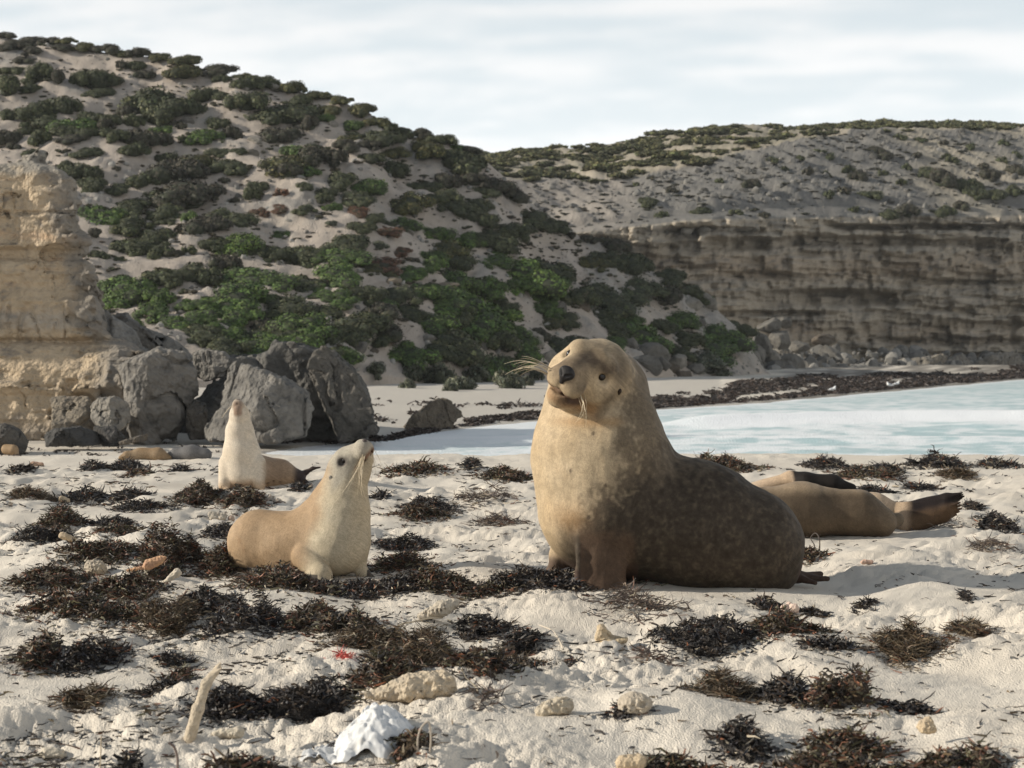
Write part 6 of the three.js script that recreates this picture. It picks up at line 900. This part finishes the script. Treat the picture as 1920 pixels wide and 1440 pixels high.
lump('sponge', 'round pale sponge with dark holes sitting on black weed', 'sponge', 1188, 1362, (q) => blend([ball(q(1188, 1344, 0), 0.042, 0.01), ball(q(1204, 1346, 0.01), 0.032, 0.02), ball(q(1174, 1348, 0), 0.030, 0.02), cut(ball(q(1184, 1344, 0.048), 0.013), 0.006), cut(ball(q(1202, 1342, 0.042), 0.012), 0.006), cut(ball(q(1172, 1350, 0.034), 0.009), 0.005), cut(ball(q(1194, 1356, 0.04), 0.008), 0.005)]), [0.40, 0.32, 0.23], [0.54, 0.46, 0.35], { r: 50, cell: 0.004 });
lump('sponge', 'sandy tan sponge lump half buried near the bottom centre', 'sponge', 1040, 1352, (q) => blend([cone(q(1018, 1346, 0), q(1048, 1336, 0), 0.024, 0.034, 0.02), ball(q(1060, 1336, -0.01), 0.030, 0.02)]), [0.42, 0.34, 0.24], [0.54, 0.46, 0.34], { r: 52, amp: 0.007, cell: 0.005 });
lump('sponge', 'pinkish knobbly sponge cluster on weed before the bull rump', 'sponge', 1480, 1148, (q) => blend([ball(q(1472, 1134), 0.022, 0.006), ball(q(1488, 1132, 0.01), 0.024, 0.006), ball(q(1480, 1143, 0.02), 0.022, 0.006), ball(q(1492, 1144), 0.018, 0.006), ball(q(1466, 1144, 0.01), 0.017, 0.006), ball(q(1480, 1126, -0.01), 0.016, 0.006)]), [0.55, 0.38, 0.29], [0.64, 0.50, 0.40], { r: 42, cell: 0.0045 });
lump('sponge', 'pale rounded sponge like a ball on sand, left of the weed mound', 'sponge', 180, 1074, (q) => blend([ball(q(174, 1060, 0), 0.044, 0.02), ball(q(188, 1062, 0.01), 0.035, 0.03), cone(q(186, 1066), q(200, 1072), 0.025, 0.014, 0.02)]), [0.40, 0.32, 0.225], [0.54, 0.45, 0.33], { r: 48, cell: 0.005, amp: 0.006 });
lump('sponge', 'orange pear shaped sponge lying in weed with a thin stalk', 'sponge', 290, 1098, (q) => blend([cone(q(282, 1086, 0.05), q(303, 1078, 0.04), 0.030, 0.022, 0.02), cone(q(303, 1078, 0.04), q(313, 1074, 0.04), 0.02, 0.010, 0.01), cone(q(276, 1090, 0.06), q(246, 1096, 0.07), 0.013, 0.007, 0.015)]), [0.48, 0.24, 0.11], [0.56, 0.33, 0.17], { r: 62, cell: 0.005, up: 0.06 });
lump('sponge', 'pale bone-like stub standing beside the orange sponge', 'sponge', 320, 1108, (q) => blend([cone(q(312, 1106, 0.02), q(332, 1090, 0.01), 0.012, 0.022, 0.01), ball(q(334, 1088, 0.01), 0.016, 0.01)]), bone, bone2, { r: 40, cell: 0.0045, up: 0.02 });
lump('sponge', 'tan tapering sponge stem lying on sand at the left', 'sponge', 132, 1030, (q) => blend([cone(q(118, 1018, 0.01), q(132, 1024, 0), 0.022, 0.020, 0.01), cone(q(132, 1024, 0), q(158, 1030, 0), 0.018, 0.008, 0.012)]), tan, tan2, { r: 46, cell: 0.005, up: 0.012 });
lump('stone', 'small rounded yellow stone in the sand between two weed patches', 'stone', 121, 946, (q) => blend([cone(q(116, 940), q(126, 943), 0.026, 0.024, 0.01)]), tan, tan2, { r: 28, cell: 0.006 });
lump('stone', 'rectangular pale stone above the front sea lion rump', 'stone', 408, 970, (q) => blend([cone(q(396, 960), q(420, 963), 0.026, 0.026, 0.01), cone(q(398, 966, 0.02), q(420, 967, 0.02), 0.02, 0.02, 0.01)]), [0.36, 0.31, 0.24], [0.50, 0.43, 0.34], { r: 40, cell: 0.006 });
lump('stone', 'round tan stone touching the right end of the rectangular stone', 'stone', 434, 970, (q) => blend([ball(q(434, 963), 0.027, 0.01)]), [0.36, 0.25, 0.18], [0.48, 0.36, 0.27], { r: 28, cell: 0.006 });
lump('sponge', 'grey branching sponge piece on sand below the upright sea lion flippers', 'sponge', 512, 948, (q) => blend([cone(q(496, 942), q(522, 944), 0.022, 0.024, 0.01), cone(q(506, 940), q(507, 930), 0.014, 0.007, 0.01), cone(q(520, 942), q(534, 946), 0.018, 0.008, 0.01)]), [0.34, 0.28, 0.22], [0.46, 0.39, 0.31], { r: 40, cell: 0.006 });
{ // ridged shell: ribs are real
  const ribs = []; lump('shell', 'ridged sandy shell half buried between weed heaps', 'shell', 820, 1166, (q) => blend([cone(q(790, 1160, 0), q(828, 1146, 0), 0.018, 0.036, 0.02), cone(q(828, 1146, 0), q(850, 1138, -0.02), 0.034, 0.028, 0.02), ...[0, 1, 2, 3, 4, 5, 6].map((i) => cut(cone(q(794 + i * 7, 1168 - i * 3, 0.05), q(790 + i * 7, 1140 - i * 3, -0.02), 0.005, 0.005, 0), 0.008))]), [0.44, 0.36, 0.26], [0.56, 0.48, 0.37], { r: 58, cell: 0.005, up: 0.01 });
}
lump('sponge', 'small orange scrap on open sand below the hind flippers', 'sponge', 1627, 1073, (q) => blend([cone(q(1619, 1070), q(1634, 1069), 0.016, 0.012, 0.01)]), [0.55, 0.32, 0.21], [0.62, 0.42, 0.3], { r: 28, cell: 0.005 });
lump('sponge', 'yellow tan sponge knob on the weed at the right bottom edge', 'sponge', 1735, 1402, (q) => blend([cone(q(1732, 1392, 0.02), q(1738, 1384, 0.02), 0.026, 0.020, 0.01), ball(q(1742, 1394, 0.03), 0.016, 0.01)]), tan, tan2, { r: 40, cell: 0.004, up: 0.05 });
lump('sponge', 'yellow tan sponge cut off by the bottom edge right of centre', 'sponge', 1182, 1444, (q) => blend([cone(q(1168, 1438, 0.02), q(1196, 1436, 0.02), 0.024, 0.026, 0.01)]), tan, tan2, { r: 40, cell: 0.004, up: 0.03 });
lump('stone', 'small brown stone on the sand at far left, below the curled sea lion', 'stone', 70, 873, (q) => blend([cone(q(62, 870), q(78, 871), 0.03, 0.026, 0.01)]), [0.36, 0.21, 0.13], [0.46, 0.3, 0.2], { r: 30, cell: 0.009 });
lump('stone', 'tan flat stone on a sand hump, bottom left of centre', 'stone', 424, 1364, (q) => blend([cone(q(406, 1360), q(446, 1356), 0.016, 0.022, 0.02)]), bone, bone2, { r: 44, cell: 0.005 });
lump('stone', 'squarish sandy stone near the bottom left corner', 'stone', 98, 1392, (q) => blend([cone(q(88, 1384), q(110, 1384), 0.024, 0.022, 0.01)]), bone, bone2, { r: 44, cell: 0.005 });
weedHeap('bright pinkish red tuft of seaweed on dark weed, centre foreground', 620, 1218, 660, 1252, 'p', { maxH: 0.07, density: 9000 });
{ // the white sheet: a crumpled cloth over a weed hump
  const p = hit(684, 1408), k = -p[2] / F, R = rng(8), Wd = 230 * k, top = [8 * k, 100 * k];
  const hgt = (u, v) => { const x = (u - 0.5) * Wd, q = Math.hypot((u - 0.56) / 0.42, (v - 0.42) / 0.62); return 0.14 * Math.pow(Math.max(0, 1 - q), 0.75) * (0.85 + 0.2 * noise(u * 3, v * 3, 2)); };
  const fold = (u, v) => 0.016 * ridged((u - 0.56) / (0.25 + v * 0.9) * 3.4 + 3, v * 0.5, 4, 2) + 0.003 * noise(u * 12, v * 5, 4) + 0.0015 * noise(u * 40, v * 24, 9);
  const g = sheet(110, 90, (u, v) => { const e = (0.82 + 0.25 * noise(v * 3.1, 2, 6)), x = (u - 0.5) * Wd * e * (0.5 + 0.75 * v), z = (v - 0.62) * 0.42 + 0.05 * noise(u * 4, 3, 1), gy = ground(p[0] + x, p[2] + z); const t = 0.9 + 0.1 * noise(u * 40, v * 30, 3), dirt = sstep(0.1, 0.5, fbm(u * 6, v * 6, 3, 4)); const c = mix3([0.70, 0.69, 0.67], [0.46, 0.42, 0.36], dirt * 0.7); return [x, gy + hgt(u, v) + fold(u, v) + 0.004, z, c[0] * t, c[1] * t, c[2] * t, u, v]; });
  const m = mesh('white_sheet', g, new THREE.MeshPhysicalMaterial({ vertexColors: true, roughness: 0.42, side: THREE.DoubleSide, specularIntensity: 0.8 })); m.position.set(p[0], 0, p[2]); tag(m, 'crumpled white plastic sheet half buried at the bottom centre', 'plastic sheet');
}
{ // cords and stems: thin tubes
  const cord = (name, label, cat, pts, r, c) => { const v = pts.map(([px, py, up]) => { const p = hit(px, py); return new THREE.Vector3(p[0], ground(p[0], p[2]) + (up ?? 0.012), p[2]); }), g = new THREE.TubeGeometry(new THREE.CatmullRomCurve3(v), 40, r, 6); const m = mesh(name, g, new THREE.MeshStandardMaterial({ color: new THREE.Color().setRGB(...c), roughness: 0.7 })); tag(m, label, cat); };
  cord('cord', 'thin white cord curving over the sand right of the black clump', 'cord', [[1012, 1178, 0.03], [1036, 1186, 0.02], [1052, 1200], [1056, 1212]], 0.0035, [0.50, 0.43, 0.34]);
  cord('cord', 'thin tan cord running along the weed left of the ridged shell', 'cord', [[744, 1188, 0.05], [752, 1180, 0.05], [775, 1177, 0.05], [800, 1172, 0.04], [830, 1166, 0.03]], 0.004, [0.50, 0.41, 0.29]);
  cord('ring_tube', 'white ring of tubing in weed at the bottom edge', 'ring', [[783, 1438, 0.02], [784, 1438, 0.07], [792, 1438, 0.10], [803, 1438, 0.10], [808, 1438, 0.05], [806, 1438, 0.0]], 0.0035, [0.40, 0.34, 0.27]);
  cord('weed_stem', 'dark curled weed stem rising behind the bull rump', 'seaweed', [[1521, 1040, 0.0], [1527, 1036, 0.06], [1520, 1034, 0.11], [1528, 1034, 0.135], [1536, 1036, 0.10], [1537, 1036, 0.02]], 0.004, [0.05, 0.036, 0.028]);
  cord('weed_stem', 'pale driftwood twig leaning on weed right of the pink tuft', 'twig', [[905, 1238, 0.03], [925, 1232, 0.05], [945, 1228, 0.06]], 0.005, [0.46, 0.36, 0.24]);
  cord('reed', 'thin pale reed standing upright at the bottom left', 'reed', [[187, 1440, 0], [188, 1440, 0.05], [189, 1440, 0.09], [190, 1440, 0.14]], 0.0022, [0.42, 0.34, 0.24]);
  cord('twig', 'short dark twig bent over on sand at the bottom, left of centre', 'twig', [[333, 1440, 0.0], [332, 1436, 0.05], [326, 1436, 0.075], [316, 1436, 0.085]], 0.004, [0.14, 0.10, 0.08]);
  cord('twig', 'brown twig lying across weed left of the middle heap', 'twig', [[318, 1150, 0.05], [334, 1146, 0.05], [352, 1138, 0.06]], 0.006, [0.2, 0.13, 0.09]);
}
// the plank by the boulders and three gulls on the wrack
boulder('weathered brown plank lying on the sand under the boulders', null, [[222, 828], [275, 814], [282, 818], [278, 826], [226, 834]], 34.0, 0.12, { name: 'plank', category: 'plank', cell: 0.02, c0: [0.15, 0.12, 0.09], c1: [0.24, 0.2, 0.155], facets: 1 });
[[1561, 739, 'white gull standing on dark wrack, farthest left of the gulls'], [1668, 731, 'white gull on the dark wrack, left of a close pair'], [1681, 728, 'white gull on the dark wrack, right of a close pair']].forEach(([px, py, label], i) => {
  const p = hit(px, py), root = thing('gull', [p[0], ground(p[0], p[2]) + 0.06, p[2]], label, 'gull', 'gulls on the wrack'), s = i % 2 ? -1 : 1; root.scale.setScalar(0.7);
  const sdf = blend([cone([-0.10 * s, 0.20, 0], [0.10 * s, 0.25, 0], 0.07, 0.085, 0.05), cone([0.10 * s, 0.27, 0], [0.15 * s, 0.37, 0], 0.05, 0.045, 0.04), cone([0.18 * s, 0.37, 0], [0.24 * s, 0.355, 0], 0.018, 0.008, 0.01), cone([-0.12 * s, 0.20, 0], [-0.28 * s, 0.17, 0], 0.05, 0.015, 0.04), cone([0.02 * s, 0.15, 0.03], [0.03 * s, 0, 0.03], 0.012, 0.008, 0.02), cone([0.02 * s, 0.15, -0.03], [0.03 * s, 0, -0.03], 0.012, 0.008, 0.02)]);
  mesh('body', polygonize(sdf, [-0.34, -0.03, -0.14], [0.34, 0.46, 0.14], 0.02, (x, y) => x * s > 0.2 || y < 0.1 ? [0.5, 0.1, 0.05] : y > 0.2 && x * s < 0.02 ? [0.45, 0.46, 0.48] : [0.82, 0.82, 0.8]), FINDMAT, root);
});
settleLabels();
shade(scene);
renderer.render(scene, camera);
